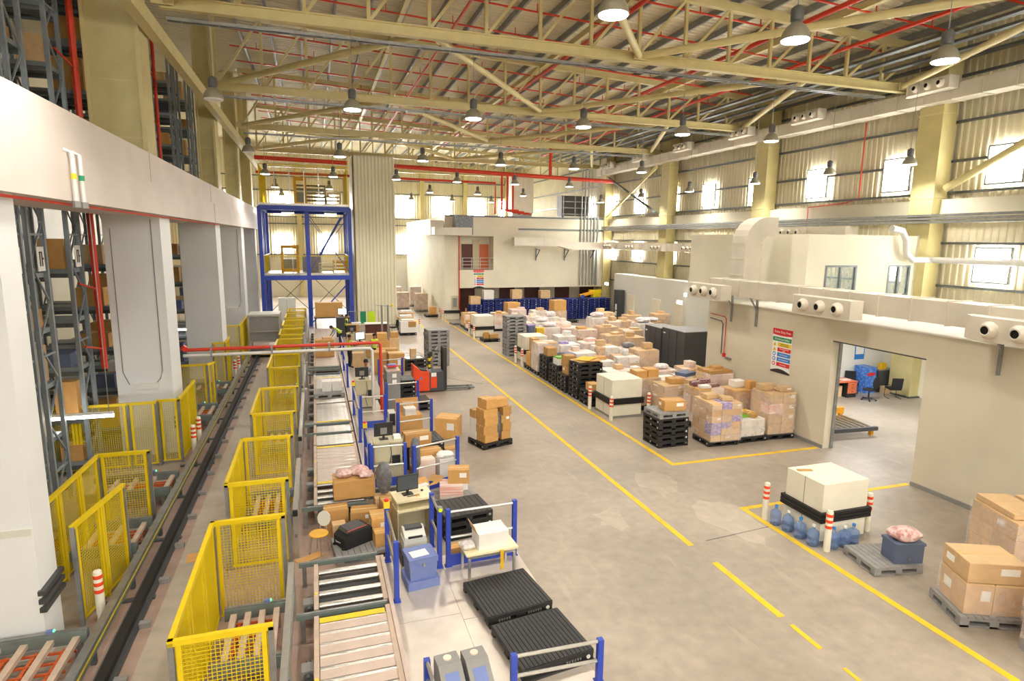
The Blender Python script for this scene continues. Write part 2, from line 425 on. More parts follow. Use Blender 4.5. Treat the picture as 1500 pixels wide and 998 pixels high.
# steel columns above the beam
for i, (y, w) in enumerate(((21.3, 1.35), (35.6, .75), (45.5, .75), (54, .7))):
    c = thing('crane_column', ['wide cream steel column on the beam between two banks of dark racking',
              'tapered cream column on the beam under the first roof brace', 'tapered cream column on the beam beyond the rack hall opening',
              'cream column on the beam next to the blue platform'][i], 'column', (-4.6, y, 9.35))
    MB().box(-w, 0, 0, -.12, .9, 8.2).build('web', 'cream_column', c)
    MB().box(-.12, -.1, 0, 0, 1.0, 8.2).build('flange', 'cream_steel', c)
    MB().box(-w-.1, -.1, 0, -w, 1.0, 8.2).build('flange', 'cream_steel', c)
    for z in (.5, 2.1, 4.4): MB().box(-w, -.02, z, 0, 0, z+.05).build('rib', 'cream_steel', c)
    MB().box(-w-.2, -.2, 0, .1, 1.1, .06).build('base_plate', 'cream_column', c)
g = MB().box(-4.5, 8, 12.9, -4.2, 60, 13.35).build('longitudinal_girder', 'cream_steel')
tag(g, 'cream girder running along the tops of the left columns', 'girder')
# pipes on the beam
for x, col in ((13.55, 'sign_yellow'), (13.95, 'sign_green')):
    p = thing('drain_pipe', 'white pipe with a %s band running down the concrete beam' % ('yellow and black' if col == 'sign_yellow' else 'green'), 'pipe', (-4.22, x, 7.5))
    MB().tube([(-.1, 0, 1.05), (.02, 0, 1.0), (.02, 0, 0)], .045, 8).build('pipe_run', 'grey_pipe', p, smooth=True)
    MB().tube([(.02, 0, .52), (.02, 0, .62)], .05, 8).build('band', col, p)
    MB().tube([(.02, 0, 0), (.02, 0, .12)], .075, 8).build('valve', 'mid_grey', p)
tag(MB().tube([(-4.35, 8, 7.56), (-4.35, 33, 7.56)], .025, 6).build('fire_line', 'red_pipe'), 'thin red pipe under the concrete beam', 'pipe')

# partition building on the right
wp = MB()
wp.box(16.5, -6, 0, 16.85, 12.45, 4.5); wp.box(16.5, 15.75, 0, 16.85, 22.6, 4.5); wp.box(16.5, 12.45, 3.8, 16.85, 15.75, 4.5)
pw = struct(wp.build('wall_partition', 'partition_paint'), 'beige painted partition wall with a wide doorway')
wq = MB().box(16.85, 22.3, 0, XR-.5, 22.6, 4.5).build('end_wall', 'wall_white', pw)
MB().box(16.78, 15.7, 0, 16.9, 15.75, 3.8).build('door_frame', 'galv', pw); MB().box(16.5, 12.45, 3.76, 16.9, 15.75, 3.8).build('door_frame', 'dark_grey', pw)
MB().box(16.46, -6, 0, 16.5, 12.45, .12).build('skirting', 'mid_grey', pw); MB().box(16.46, 15.75, 0, 16.5, 22.6, .12).build('skirting', 'mid_grey', pw)
# mezzanine office over the partition building
mo = MB()
mo.box(19.75, 20.6, 4.5, 20.75, 20.8, 7.4); mo.box(22.5, 20.6, 4.5, 24.3, 20.8, 7.4); mo.box(25.6, 20.6, 4.5, 26.3, 20.8, 7.4)
mo.box(20.75, 20.6, 4.5, 22.5, 20.8, 4.75); mo.box(20.75, 20.6, 6.1, 22.5, 20.8, 7.4); mo.box(24.3, 20.6, 4.5, 25.6, 20.8, 4.75); mo.box(24.3, 20.6, 6.1, 25.6, 20.8, 7.4)
mo.box(19.75, 20.8, 4.5, 19.95, 29, 7.4); mo.box(19.95, 20.8, 7.2, 26.3, 29, 7.4); mo.box(19.95, 28.8, 4.5, 26.3, 29, 7.2)
mo = struct(mo.build('wall_mezzanine', 'wall_cream'), 'cream mezzanine office with two aluminium windows')
MB().box(16.85, 8, 4.3, XR-.5, 22.3, 4.5).build('mezzanine_floor', 'wall_white', mo)
for x0, x1 in ((20.75, 22.5), (24.3, 25.6)):
    wn[0] += 1
    o = bpy.data.objects.new('window_%d' % wn[0], None); COL.objects.link(o); struct(o)
    f = MB(); f.box(x0, 20.58, 6.02, x1, 20.7, 6.1); f.box(x0, 20.58, 4.75, x1, 20.7, 4.82)
    for xx in (x0, (x0+x1)/2-.06, x1-.1): f.box(xx, 20.58, 4.82, xx+.1, 20.7, 6.02)
    f.build('window_frame', 'galv_dark', o)
    MB().box(x0+.1, 20.64, 4.82, (x0+x1)/2-.06, 20.66, 6.02).build('pane', 'glass', o)
    MB().box((x0+x1)/2+.04, 20.64, 4.82, x1-.1, 20.66, 6.02).build('pane', 'glass', o)
# far office block
hb = MB()
hb.box(10.8, 52.3, 0, 12.1, 75, 8.95); hb.box(12.1, 52.3, 7.3, 15.2, 52.6, 8.95); hb.box(12.1, 52.3, 2.75, 15.2, 52.6, 4.35)
hb.box(15.2, 52.3, 2.75, XR-.5, 52.6, 8.95); hb.box(12.1, 53.6, 2.75, XR-.5, 54, 8.95); hb.box(12.1, 52.6, 8.7, XR-.5, 75, 8.95)
hb.box(12.1, 52.6, 2.75, 15.2, 53.6, 4.35); hb.box(15.2, 52.6, 2.75, 15.4, 53.6, 8.7)
hb.box(12.1, 54.4, 0, XR-.5, 54.8, 2.75)
hut = struct(hb.build('wall_office', 'wall_cream'), 'cream office block with an opening and dark doors behind blue pallets')
MB().box(10.7, 52.2, .55, 12.1, 52.3, .8).build('bumper_band', 'black_rubber', hut)
MB().box(11.35, 52.26, .9, 12.0, 52.3, 2.1).build('hatch', 'beige_cab', hut)
MB().box(11.5, 52.2, 1.1, 11.85, 52.26, 1.9).build('hatch_frame', 'mid_grey', hut)
MB().box(12.6, 53.5, 4.35, 13.6, 53.6, 6.6).build('door_leaf', 'brown_door', hut); MB().box(14.2, 53.5, 4.35, 15.1, 53.6, 6.6).build('door_leaf', 'wood_red', hut)
MB().box(13.6, 53.48, 4.35, 14.2, 53.6, 7).build('jamb', 'beige_cab', hut)
for z in (4.5, 4.8, 5.1, 5.4): MB().tube([(12.1, 52.35, z), (15.2, 52.35, z)], .025, 6).build('rail', 'grey_pipe', hut)
for x in (12.4, 13.2, 14.0, 14.9): MB().tube([(x, 52.35, 4.35), (x, 52.35, 5.4)], .025, 6).build('rail_post', 'grey_pipe', hut)
for x in (12.5, 16.4, 18.9, 22.0, 24.6): MB().box(x, 54.33, 0, x+1.5, 54.4, 2.7).build('door_leaf', 'brown_door', hut)
MB().box(17.5, 52.24, 7.9, 26.4, 52.3, 8.05).build('trim_strip', 'galv_dark', hut)
MB().box(10.8, 52.3, 8.95, XR-.5, 52.6, 9.1).build('cable_ladder', 'galv_dark', hut)
# cold rooms along the far right
for i, (y0, y1) in enumerate(((22.6, 34.5), (34.6, 48.3))):
    o = MB().box(23.4 if i == 0 else 25.2, y0, 0, XR-.52, y1, 4.6 if i == 0 else 4.2).build('wall_cold_%d' % (i+1), 'cold_panel'); struct(o, 'pale insulated cold room panels')
    if i == 1:
        for y in (37.5, 40.5, 44.5): MB().box(25.12, y, 0, 25.2, y+1.2, 2.6).build('cold_door', 'wall_cream', o)
# ================================================================ roof steel, pipes, ducts, lamps
# trusses
XN = [-4.0 + i*2.0 for i in range(16)]
TL = ['unseen at the camera end of the hall', 'unseen next to the camera end of the hall', 'carrying the lamp over the near right plinth', 'over the pillar with the long conduit', 'over the plain white pillar', 'over the pillar with the lit door', 'over the blue platform', 'nearest the end wall']
def truss(y, i):
    t = thing('roof_truss', 'cream steel roof truss ' + TL[i], 'truss', (0, y, TZ), 0, 'roof trusses')
    MB().box(-4.1, -.13, -.2, 26.0, .13, -.16).box(-4.1, -.13, .12, 26.0, .13, .16).box(-4.1, -.04, -.16, 26.0, .04, .12).build('bottom_chord', 'cream_steel', t)
    zt = lambda x: roof_z(x)-TZ-.5
    MB().bar((-4.1, 0, zt(-4.1)), (26.0, 0, zt(26.0)), .24, .3).build('top_chord', 'cream_steel', t)
    for k, x in enumerate(XN):
        if x > 26.5: continue
        MB().bar((x, 0, .16), (x, 0, zt(x)), .12).build('web_post', 'cream_steel', t)
        if k+1 < len(XN) and XN[k+1] < 26.7:
            x2 = XN[k+1]
            MB().bar((x, 0, .1), (x2, 0, zt(x2)-.05), .1).build('web_brace', 'cream_steel', t)
    return t
for i, y in enumerate([-10.2, .45]+GRID): truss(y, i)
# horizontal bracing between the trusses: one bolted zigzag per bay, clear of the chords' faces
BX = [-4.0, 4.0, 12.0, 20.1, 25.2]
bl = ['beyond the first lamps', 'between the first and second trusses in view', 'between the second and third trusses in view', 'above the red fire main']
for k in range(0, 4):
    t = thing('roof_bracing', 'zigzag of cream round tubes bracing the trusses ' + bl[k], 'brace', (0, 0, TZ+.02))
    for j in range(4):
        e = .2
        a = (BX[j]+.1, (GRID[k+1]-e) if j % 2 == 0 else (GRID[k]+e), 0); b = (BX[j+1]-.1, (GRID[k]+e) if j % 2 == 0 else (GRID[k+1]-e), 0)
        MB().tube([a, b], .13, 10).build('brace_tube', 'cream_steel', t, smooth=True)
    for j, x in enumerate(BX):
        y = (GRID[k+1]-.16) if j % 2 == 0 else (GRID[k]+.16)
        MB().cbox(x, y, 0, .6, .06, .3).build('gusset', 'cream_steel', t)
# secondary rafters along the roof
for x in (4.0, 12.0, 20.0):
    o = MB().bar((x, 6, roof_z(x)-.62), (x, 70, roof_z(x)-.62), .2, .26).build('tie_beam', 'cream_steel')
    tag(o, 'cream tie beam running along under the purlins', 'beam', 'roof tie beams')
# sprinkler system: red mains along the hall, thin branches across it
for x, z, r in ((11.6, 15.5, .1), (18.2, 15.35, .1), (21.8, 15.2, .08), (6.0, 15.9, .06)):
    o = MB().tube([(x, 5, z), (x, 58, z)], r, 10).build('sprinkler_main', 'red_pipe', smooth=True)
    tag(o, 'bright red sprinkler main pipe running the length of the roof', 'pipe', 'red sprinkler mains')
for k in range(16):
    y = 13.5 + k*2.9
    t = thing('sprinkler_branch', 'thin red sprinkler branch pipe crossing under the roof sheets', 'pipe', (0, y, 0), 0, 'red sprinkler branches')
    MB().bar((-3.8, 0, roof_z(-3.8)-.75), (24.5, 0, roof_z(24.5)-.75), .06).build('pipe_run', 'red_pipe', t)
    dm = None
    for j in range(10):
        x = -2.5 + 2.9*j; z = roof_z(x)-.75
        if dm is None: dm = MB().bar((0, 0, 0), (0, 0, .32), .035).mesh('drop', 'red_pipe')
        put(dm, 'sprinkler_head', t, (x, 0, z))
# heavy red main crossing at the far end, with drops to the office roof
rm = thing('fire_main', 'thick red fire main crossing the far end with four drops to the office roof', 'pipe', (0, 50.6, 0))
MB().tube([(-4, 0, 12.9), (2.7, 0, 12.8)], .16, 12).build('pipe_run', 'red_pipe', rm, smooth=True)
MB().tube([(6.3, 0, 12.75), (26, 0, 12.3)], .17, 12).build('pipe_run', 'red_pipe', rm, smooth=True)
MB().tube([(-4, .6, 11.9), (2.9, .6, 11.88)], .1, 10).tube([(6.45, .6, 11.85), (15, .6, 11.8), (15, .6, 9.2)], .1, 10).build('pipe_run', 'red_pipe', rm, smooth=True)
for i, x in enumerate((15.6, 16.1, 16.6)):
    MB().tube([(x, .6, 12.6), (x, .6, 9.6-.12*i), (x+1.5, .6, 9.55-.12*i), (x+1.6, .6, 9.2)], .1, 10).build('drop_pipe', 'red_pipe', rm, smooth=True)
MB().tube([(19.8, 0, 12.5), (19.8, 0, 15)], .14, 10).build('riser', 'red_pipe', rm, smooth=True)
# cable trays under the truss chords
for k, y in enumerate(GRID[1:4]):
    o = thing('cable_tray', 'galvanised cable tray hung below the %s' % ('truss over the wall-lamp pillar', 'truss over the plain white pillar', 'truss over the pillar with a lit door')[k], 'cable tray', (0, y+.35, TZ-.42))
    for dy in (-.12, .1): MB().box(-4, dy, 0, 24.6, dy+.03, .09).build('side_rail', 'galv', o)
    me = MB().box(-.02, -.12, 0, .02, .13, .025).mesh('rung', 'galv')
    for j in range(27): put(me, 'rung', o, (-3.6+j*1.05, 0, 0))
    MB().tube([(-4, 0, .05), (24.6, 0, .05)], .03, 6).build('cable', 'galv_dark', o)
for j in range(5):
    x = 22.6+j*.75; z = 14.7-.12*(j % 3)
    o = MB().bar((x, 12, z), (x, 60, z), .3, .1).build('cable_ladder', 'galv_dark')
    tag(o, 'dark galvanised cable ladder running along near the window wall eaves', 'cable ladder', 'eaves cable ladders')
# high-bay lamps
lens = MB().lathe([(.001, 0), (.27, 0), (.28, .02)], 20).mesh('lens', 'lamp_lens')
lens_off = MB().lathe([(.001, 0), (.27, 0), (.28, .02)], 20).mesh('lens', 'white_plastic')
shade = MB().lathe([(.3, 0), (.3, .03), (.27, .14), (.2, .26), (.1, .34), (.08, .36)], 20).mesh('reflector', 'lamp_house', True)
ball = MB().lathe([(.1, 0), (.13, .03), (.13, .26), (.1, .3), (.03, .34)], 14).mesh('ballast', 'lamp_ballast', True)
ld = bpy.data.lights.new('high_bay_bulb', 'SPOT'); ld.energy = LAMP_W*10; ld.spot_size = math.radians(150); ld.spot_blend = .6; ld.shadow_soft_size = .28; ld.color = (1, .95, .86)
def lamp(x, y, z, lit=True, tz=None, group='high-bay lamps hung from the roof trusses', label='grey dome high-bay lamp glowing below a roof truss', seen=True):
    t = thing('high_bay_lamp', label, 'lamp', (x, y, z), 0, group)
    put(lens if lit else lens_off, "lens", t, (0, 0, -.02)); put(shade, 'reflector', t); put(ball, 'ballast', t, (0, 0, .35))
    MB().tube([(0, 0, .68), (0, 0, (tz or TZ-.1)-z)], .012, 6).build('hanging_rod', 'galv', t)
    if lit:
        l = bpy.data.objects.new('bulb', ld); COL.objects.link(l); l.parent = t; l.location = (0, 0, -.02)
for yi, y in enumerate([-10.2, .45]+GRID):  # the two rows before the grid are out of view, added for brightness
    for j, x in enumerate((-2.8, 1.4, 5.55, 9.8, 14.1, 18.4)):
        if y == GRID[4] and x == 5.55: continue
        off = x == -2.8 and y in GRID[1:3]
        lamp(x, y, 11.22 if y < 30 else 11.0, not off, TZ-.2, **(dict(label='unlit grey dome high-bay lamp hanging close to the left columns', group='unlit lamps by the left columns') if off else dict(label='dome high-bay lamp glowing under the truss ' + TL[yi], group='lamps under the truss ' + TL[yi])))
for y in (20.3, 24.6, 30.0, 36.5, 43.0, 50):
    lamp(24.46, y, 10.4, y != 24.6, roof_z(24.46)-.02, 'lamps hung in front of the window wall' if y != 24.6 else None,
         'high-bay lamp on a long rod in front of the window wall' if y != 24.6 else 'unlit high-bay lamp on a long rod in front of the window wall')
# ---- air ducts
def duct_run(parent, x, y0, y1, z, wx, h, step):
    y = y0
    while y < y1-.01:
        e = min(y+step, y1)
        MB().box(x-wx/2, y, z-h/2, x+wx/2, e-.02, z+h/2).build('duct_section', 'duct', parent)
        MB().box(x-wx/2-.03, e-.03, z-h/2-.03, x+wx/2+.03, e+.01, z+h/2+.03).build('duct_flange', 'duct', parent)
        y = e
noz = MB().lathe([(.12, 0), (.2, 0), (.2, .05), (.16, .12), (.13, .18), (.1, .18), (.085, .02)], 16)
noz_me = noz.mesh('nozzle', 'duct', True); nozd_me = MB().lathe([(.001, 0), (.096, 0)], 16).mesh('throat_shade', 'black_rubber')  # black disc painted in for the shade inside each nozzle
def nozzle_box(parent, x, y, z, L=1.9, W=.5, H=.55, s=1.0, link=0.0):
    b = MB().prism([(-.0, -L/2), (W, -L/2), (W, L/2+.3), (.25, L/2+.3), (0, L/2)], -H/2, H/2).build('outlet_box', 'duct', parent, (x, y, z))
    if link: MB().box(W, L/2-.4, -H/2+.05, W+link, L/2+.2, H/2-.05).build('collar', 'duct', b)
    for dy in (-L*.3, 0, L*.3):
        n = put(noz_me, 'nozzle', b, (0, dy, 0), rot=(0, -PI/2, 0), scale=(s, s, s))
        put(nozd_me, 'shade_disc', b, (-.15*s, dy, 0), rot=(0, -PI/2, 0), scale=(s, s, s))
d = thing('air_duct', 'long cream air duct with outlet boxes high along the window wall', 'duct', (0, 0, 0))
duct_run(d, 25.75, 12, 53, 13.3, .8, .62, 1.25)
for y in (20.1, 26.9, 32.2, 38.4, 44.4, 50): nozzle_box(d, 24.75, y, 13.6, 1.8, .55, .5, .9, .1)
d = thing('air_duct', 'cream air duct with large outlet nozzles resting above the partition wall', 'duct', (0, 0, 0))
duct_run(d, 16.45, 7.5, 22.0, 5.2, .85, .62, 1.05)
for y, L in ((9.4, 2.2), (15.2, 2.3), (21.3, 2.2)): nozzle_box(d, 15.25, y, 5.02, L, .5, .58, 1.05, .3)
for y in (10.5, 19.5, 21.0):
    MB().bar((16.45, y, 3.75), (16.45, y, 4.9), .07).bar((16.45, y, 4.4), (16.1, y, 4.9), .05).build('bracket', 'galv', d)
d = thing('air_duct', 'cream duct with a curved elbow dropping beside the mezzanine office', 'duct', (0, 0, 0))
MB().prism([(6.9, 24.5), (8.0, 24.5)], 0, 1) if False else None
pr = [(21.6, 5.0), (21.6, 7.0)] + [(22.7-1.1*math.cos(a), 7.0+1.1*math.sin(a)) for a in [i*PI/2/6 for i in range(1, 7)]] + [(23.2, 8.1), (23.2, 7.3), (22.7, 7.3), (22.5, 7.2), (22.4, 7.0), (22.4, 5.0)]
MB().prism([(p[0]-4.2, p[1]) for p in pr], 21.6, 22.5, 'y').build('elbow', 'duct', d)
for z in (5.6, 6.3, 6.9): MB().box(17.36, 21.57, z, 18.24, 22.53, z+.05).build('duct_flange', 'duct', d)
d2 = thing('air_duct', 'cream duct with five groups of nozzles under the far window ledge', 'duct', (0, 0, 0))
duct_run(d2, 26.0, 31, 51.1, 6.6, .6, .6, 1.5)
for y in (33, 37.5, 41.8, 46, 50): nozzle_box(d2, 25.25, y, 6.55, 1.7, .45, .5, .8)
MB().box(24.6, 23.0, 7.3, 26.2, 31, 7.35).build('cover', 'duct', d2)
nozzle_box(d2, 25.0, 27.5, 7.6, 1.9, .5, .5, .9)
MB().box(25.2, 24, 7.35, 26.0, 32, 7.9).build('duct_section', 'duct', d2)
d3 = thing('air_duct', 'cream duct bracketed across the front of the far office block', 'duct', (0, 51.5, 0))
MB().box(16.8, -.3, 6.5, 19.6, .3, 7.25).build('duct_section', 'duct', d3)
MB().prism([(19.6, 6.5), (21.0, 6.5), (22.4, 6.2), (25.6, 6.2), (25.6, 6.9), (22.4, 6.9), (21.0, 7.25), (19.6, 7.25)], -.32, .32, 'y').build('duct_section', 'duct', d3)
for x in (19.2, 22.0, 24.6): MB().bar((x, .68, 5.2), (x, .68, 6.3), .08).bar((x, .68, 5.4), (x, -.25, 6.15), .06).bar((x, .68, 6.17), (x, -.3, 6.17), .06).build('bracket', 'galv_dark', d3)
d4 = thing('air_duct', 'tall white supply duct curving down onto the far office roof', 'duct', (0, 57, 0))
MB().box(18.2, -.5, 9.6, 20.4, .7, 13.2).build('duct_section', 'duct', d4)
MB().prism([(-.5, 9.6), (.7, 9.6), (.9, 9.0), (-.2, 9.0)], 18.3, 20.3, 'x').build('elbow', 'galv', d4)
d5 = thing('air_handler', 'dark louvred air handling unit on the far office roof', 'machine', (23.2, 56, 8.95))
MB().box(0, 0, .5, 2.8, 1.2, 2.4).build('casing', 'dark_grey', d5)
for k in range(3): MB().box(.05, -.05, .6+k*.6, 2.75, 0, .68+k*.6).build('louvre', 'galv', d5)
for x in (.1, 1.35, 2.6): MB().box(x, -.06, .5, x+.1, 0, 2.4).build('mullion', 'galv', d5)
for x in (.1, 2.5): MB().box(x, .2, 0, x+.2, 1, .5).build('leg', 'galv_dark', d5)
d6 = thing('air_duct', 'cream duct with a crumpled foil jacket at the office block corner', 'duct', (0, 0, 0))
MB().box(9.6, 50.6, 7.35, 12.8, 52.1, 8.0).build('duct_section', 'duct', d6); MB().box(11.5, 51, 7.4, 13.0, 52.15, 9.0).build('foil_jacket', 'insulation', d6)
MB().box(9.6, 52.5, 7.35, 10.75, 62, 8.6).build('duct_section', 'duct', d6)
# conduits on the office block's right end
for j in range(6):
    x = 23.6+j*.33
    o = MB().tube([(x, 52.16 if j < 4 else 52.12, 2.9), (x, 52.16 if j < 4 else 52.12, 13.5 if j < 4 else 9.2)], .06 if j < 4 else .1, 8).build('conduit', 'galv', smooth=True)
    tag(o, 'galvanised conduit rising up the right end of the office block', 'conduit', 'office block conduits')
o = MB().tube([(12.05, 52.22, .9), (12.05, 52.22, 7.3)], .05, 8).build('riser_pipe', 'red_pipe'); tag(o, 'red riser pipe at the left of the office block opening', 'pipe')
# services along the right ledge
for j, (z, x) in enumerate(((8.0, 25.75), (8.14, 25.75), (8.28, 25.75))):
    o = MB().bar((x, 9, z), (x, 52, z), .3, .1).build('cable_ladder', 'galv'); tag(o, 'galvanised cable ladder under the ledge of the window wall', 'cable ladder', 'ledge cable ladders')
o = MB().tube([(26.2, 9, 6.35), (26.2, 20.0, 6.35), (25.2, 20.2, 6.35), (24.9, 20.3, 6.6), (24.8, 20.3, 7.2), (24.5, 20.3, 7.6), (23.9, 20.3, 7.7)], .14, 10).build('drain_pipe', 'grey_pipe', smooth=True)
tag(o, 'fat pale pipe bending down beside the mezzanine office', 'pipe')
o = MB().tube([(26.5, 24.6, 13), (26.5, 24.6, 9.3), (26.3, 25.2, 9.1), (26.3, 27.7, 9.0), (26.3, 27.7, 7.6)], .03, 6).build('sprinkler_drop', 'red_pipe'); tag(o, 'thin red pipe stepping down the window wall above the mezzanine', 'pipe')
# ================================================================ left side: racks, rails, fences
# carton meshes (unit boxes, origin at base centre) with a tape strip proud of the lid
def carton_mesh(m, tape='tape', label=False, flaps=False):
    b = MB().add([(-.488, -.488, 0), (.488, -.488, 0), (.488, .488, 0), (-.488, .488, 0), (-.5, -.5, .03), (.5, -.5, .03), (.5, .5, .03), (-.5, .5, .03), (-.5, -.5, .97), (.5, -.5, .97), (.5, .5, .97), (-.5, .5, .97), (-.485, -.485, 1), (.485, -.485, 1), (.485, .485, 1), (-.485, .485, 1)],
        [(3, 2, 1, 0), (12, 13, 14, 15)]+[(r*4+i, r*4+(i+1) % 4, r*4+4+(i+1) % 4, r*4+4+i) for r in range(3) for i in range(4)])
    t = .006
    b.box(-.5-t, -.06, .75, .5+t, .06, 1+t, 1)
    if label: b.box(.05, -.5-t*1.5, .45, .38, -.49, .78, 2); b.box(-.5-t*1.5, .05, .4, -.49, .35, .7, 2)
    return b.mesh('carton', [m, tape, 'paper'])
CM = {k: carton_mesh(*a) for k, a in {
    'b': ('carton',), 'bl': ('carton', 'tape', True), 'p': ('carton_pale', 'tape'), 'pl': ('carton_pale', 'tape', True),
    'w': ('carton_white', 'paper'), 'k': ('carton_pink', 'paper'), 'u': ('carton_purple', 'paper'), 'm': ('carton_maroon', 'paper'),
    'r': ('carton_red', 'paper'), 'g': ('carton_green', 'paper'), 'y': ('carton_yellow', 'paper'), 's': ('bin_slate', 'bin_blue'), 'n': ('bin_blue', 'bin_slate')}.items()}
def carton(kind, x, y, z, sx, sy, sz, rz=0, label=None, group=None, parent=None, name=None, cat='box'):
    o = put(CM[kind], name or ('carton' if parent else 'cardboard_box'), parent, (x, y, z), rz, (sx, sy, sz))
    if not parent: tag(o, label, cat, group)
    return o

# --- pallet racks: rows run away from the hall, their end frames face it
def ladder_mesh(h, d=1.0):
    m = MB()
    m.box(-.05, 0, 0, .05, .1, h).box(-.05, d-.1, 0, .05, d, h)
    z = .3; k = 0
    while z < h-1:
        a, b = (.05, d-.05) if k % 2 == 0 else (d-.05, .05)
        m.bar((0, a, z), (0, b, z+1.0), .04); z += 1.0; k += 1
    for z in range(1, int(h), 3): m.bar((0, .05, z), (0, d-.05, z), .05)
    return m.mesh('upright_frame', 'rack_steel')
LAD = ladder_mesh(16.5); BEAM = MB().box(-2.5, -.04, -.06, 0, .04, .06).mesh('load_beam', 'galv_dark')
TRAY = MB().box(-2.4, .05, 0, -.05, .95, .12).mesh('shelf', 'rack_steel')
rows = [12.3, 13.5, 16.1, 17.4, 19.9, 23.3, 24.6, 27.5, 28.8, 31.3, 35.0, 36.4, 39.4, 40.8]
LV = [.35, 1.75, 3.15, 4.55, 5.95, 8.4, 9.9, 11.4, 12.9, 14.4]
rk = ['b', 'p', 'b', 's', 'b', 'p', 'w', 'b', 'b', 'n']
for i, y in enumerate(rows):
    seg = 'short of the wall-lamp pillar' if y < 22 else ('just past the wall-lamp pillar' if y < 33 else 'past the plain white pillar')
    r = thing('pallet_rack', 'tall grey steel pallet rack ' + seg, 'rack', (-6.5, y, 0), 0, 'pallet racks ' + seg)
    def rl(z): return ('goods carton on a rack shelf %s the beam, %s' % ('below' if z < 8 else 'above', seg), 'cartons %s the beam %s' % ('below' if z < 8 else 'above', seg))
    for j in range(3 if i < 6 else 2):
        put(LAD, 'upright_frame', r, (-2.5*j, 0, 0))
    for z in LV:
        for j in range(2 if i < 6 else 1):
            for dy in (.05, .95): put(BEAM, 'load_beam', r, (-2.5*j, dy, z-.08))
            put(TRAY, 'shelf', r, (-2.5*j, 0, z-.02))
    for q, z in enumerate(LV):
        for j in range(2 if i < 6 else 1):
            if random.random() < .16: continue
            k = random.choice(rk); s = random.uniform(.5, .85); hh = random.uniform(.4, 1.0)
            if random.random() < .5:
                carton(k, -6.5-.65-2.5*j, y+.5, z+.10, random.uniform(.7, .95), .85, hh, 0, *rl(z))
            else:
                carton(k, -6.5-.45-2.5*j, y+.28, z+.10, .55, .42, hh, 0, *rl(z))
                carton(random.choice(rk), -6.5-.5-2.5*j, y+.74, z+.10, .6, .4, hh*random.uniform(.5, .9), 0, *rl(z))
    if i < 5:
        o = MB().box(0, -.2, -.3, .02, .2, .3).box(.02, -.1, -.18, .025, -.04, .18, 1).box(.02, .02, -.18, .025, .08, .18, 1).box(.02, -.1, .14, .025, .0, .18, 1).box(.02, .02, -.02, .025, .14, .03, 1).build('aisle_sign', ['paper', 'sign_black'], r, (.06, .5, 6.4))
for i, (y, x, r, z0, z1) in enumerate(((15.3, -6.2, .07, .9, 17), (20.95, -6.2, .09, 3.0, 17), (25.7, -6.1, .06, 2.5, 17), (30.2, -6.1, .07, 2.2, 16))):
    t = thing('rack_sprinkler_riser', ['red sprinkler riser beside the numbered racks', 'thick red riser pipe next to the pillar with the wall lamp',
        'thin red riser in the gap behind the second pillar', 'red riser between the far racks and the column'][i], 'pipe', (x, y, 0))
    MB().tube([(0, 0, z0), (0, 0, z1)], r, 8).build('riser', 'red_pipe', t, smooth=True)
    for z in (3.6, 5.4, 9.9, 11.6, 13.5):
        MB().tube([(0, 0, z), (-.1, -1.1 if i < 2 else -.5, z+.25)], .03, 6).build('branch', 'red_pipe', t)
for i, y in enumerate((15.2, 18.98)):
    c = thing('stacker_crane', ['yellow stacker crane mast standing in the rack aisle', 'yellow stacker crane with a boxy cabin in the aisle by the pillar'][i], 'crane', (-7.3 if i == 0 else -8.2, y, 0))
    MB().box(-.18, -.18, .3, .0, .0, 16.2).build('mast', 'orange_frame', c)
    MB().box(-.6, -.4, 0, .5, .4, .3).build('base', 'yellow', c)
    if i == 1:
        MB().box(-.5, -.35, 1.2, .55, .45, 3.6).build('cabin', 'yellow', c); MB().box(.55, -.15, 2.8, .57, .2, 3.3).build('cabin_window', 'glass', c)

# --- track: shuttle rails along the aisle
t = thing('shuttle_track', 'dark steel shuttle rail running along the aisle floor', 'rail', (-3.42, 0, 0))
MB().box(-.16, 5, .0, .16, 37.5, .07).build('rail_foot', 'dark_grey', t); MB().box(-.07, 5, .07, .07, 37.5, .2).build('rail_head', 'black_rubber', t)
me = MB().box(-.05, -.06, 0, .14, .06, .1).mesh('clamp', 'mid_grey')
for k in range(20): put(me, 'clamp', t, (.2, 7+k*1.5, 0))
for k in range(12): MB().box(-.75, 7.4+k*2.5, 0, .2, 7.5+k*2.5, .05).build('sleeper', 'galv_dark', t)
t = thing('guide_rail', 'green grey guide rail with a yellow stripe beside the shuttle track', 'rail', (-3.72, 0, 0))
MB().box(-.05, 5, .22, .05, 37, .42).build('beam', 'conv_frame', t); MB().box(.05, 5, .3, .055, 37, .34).build('stripe', 'yellow', t)
MB().box(-.07, 5, .42, .07, 37, .46).build('cap', 'galv', t)
for k in range(14): MB().box(-.04, 6+k*2.3, 0, .04, 6.08+k*2.3, .22).build('foot', 'galv_dark', t)

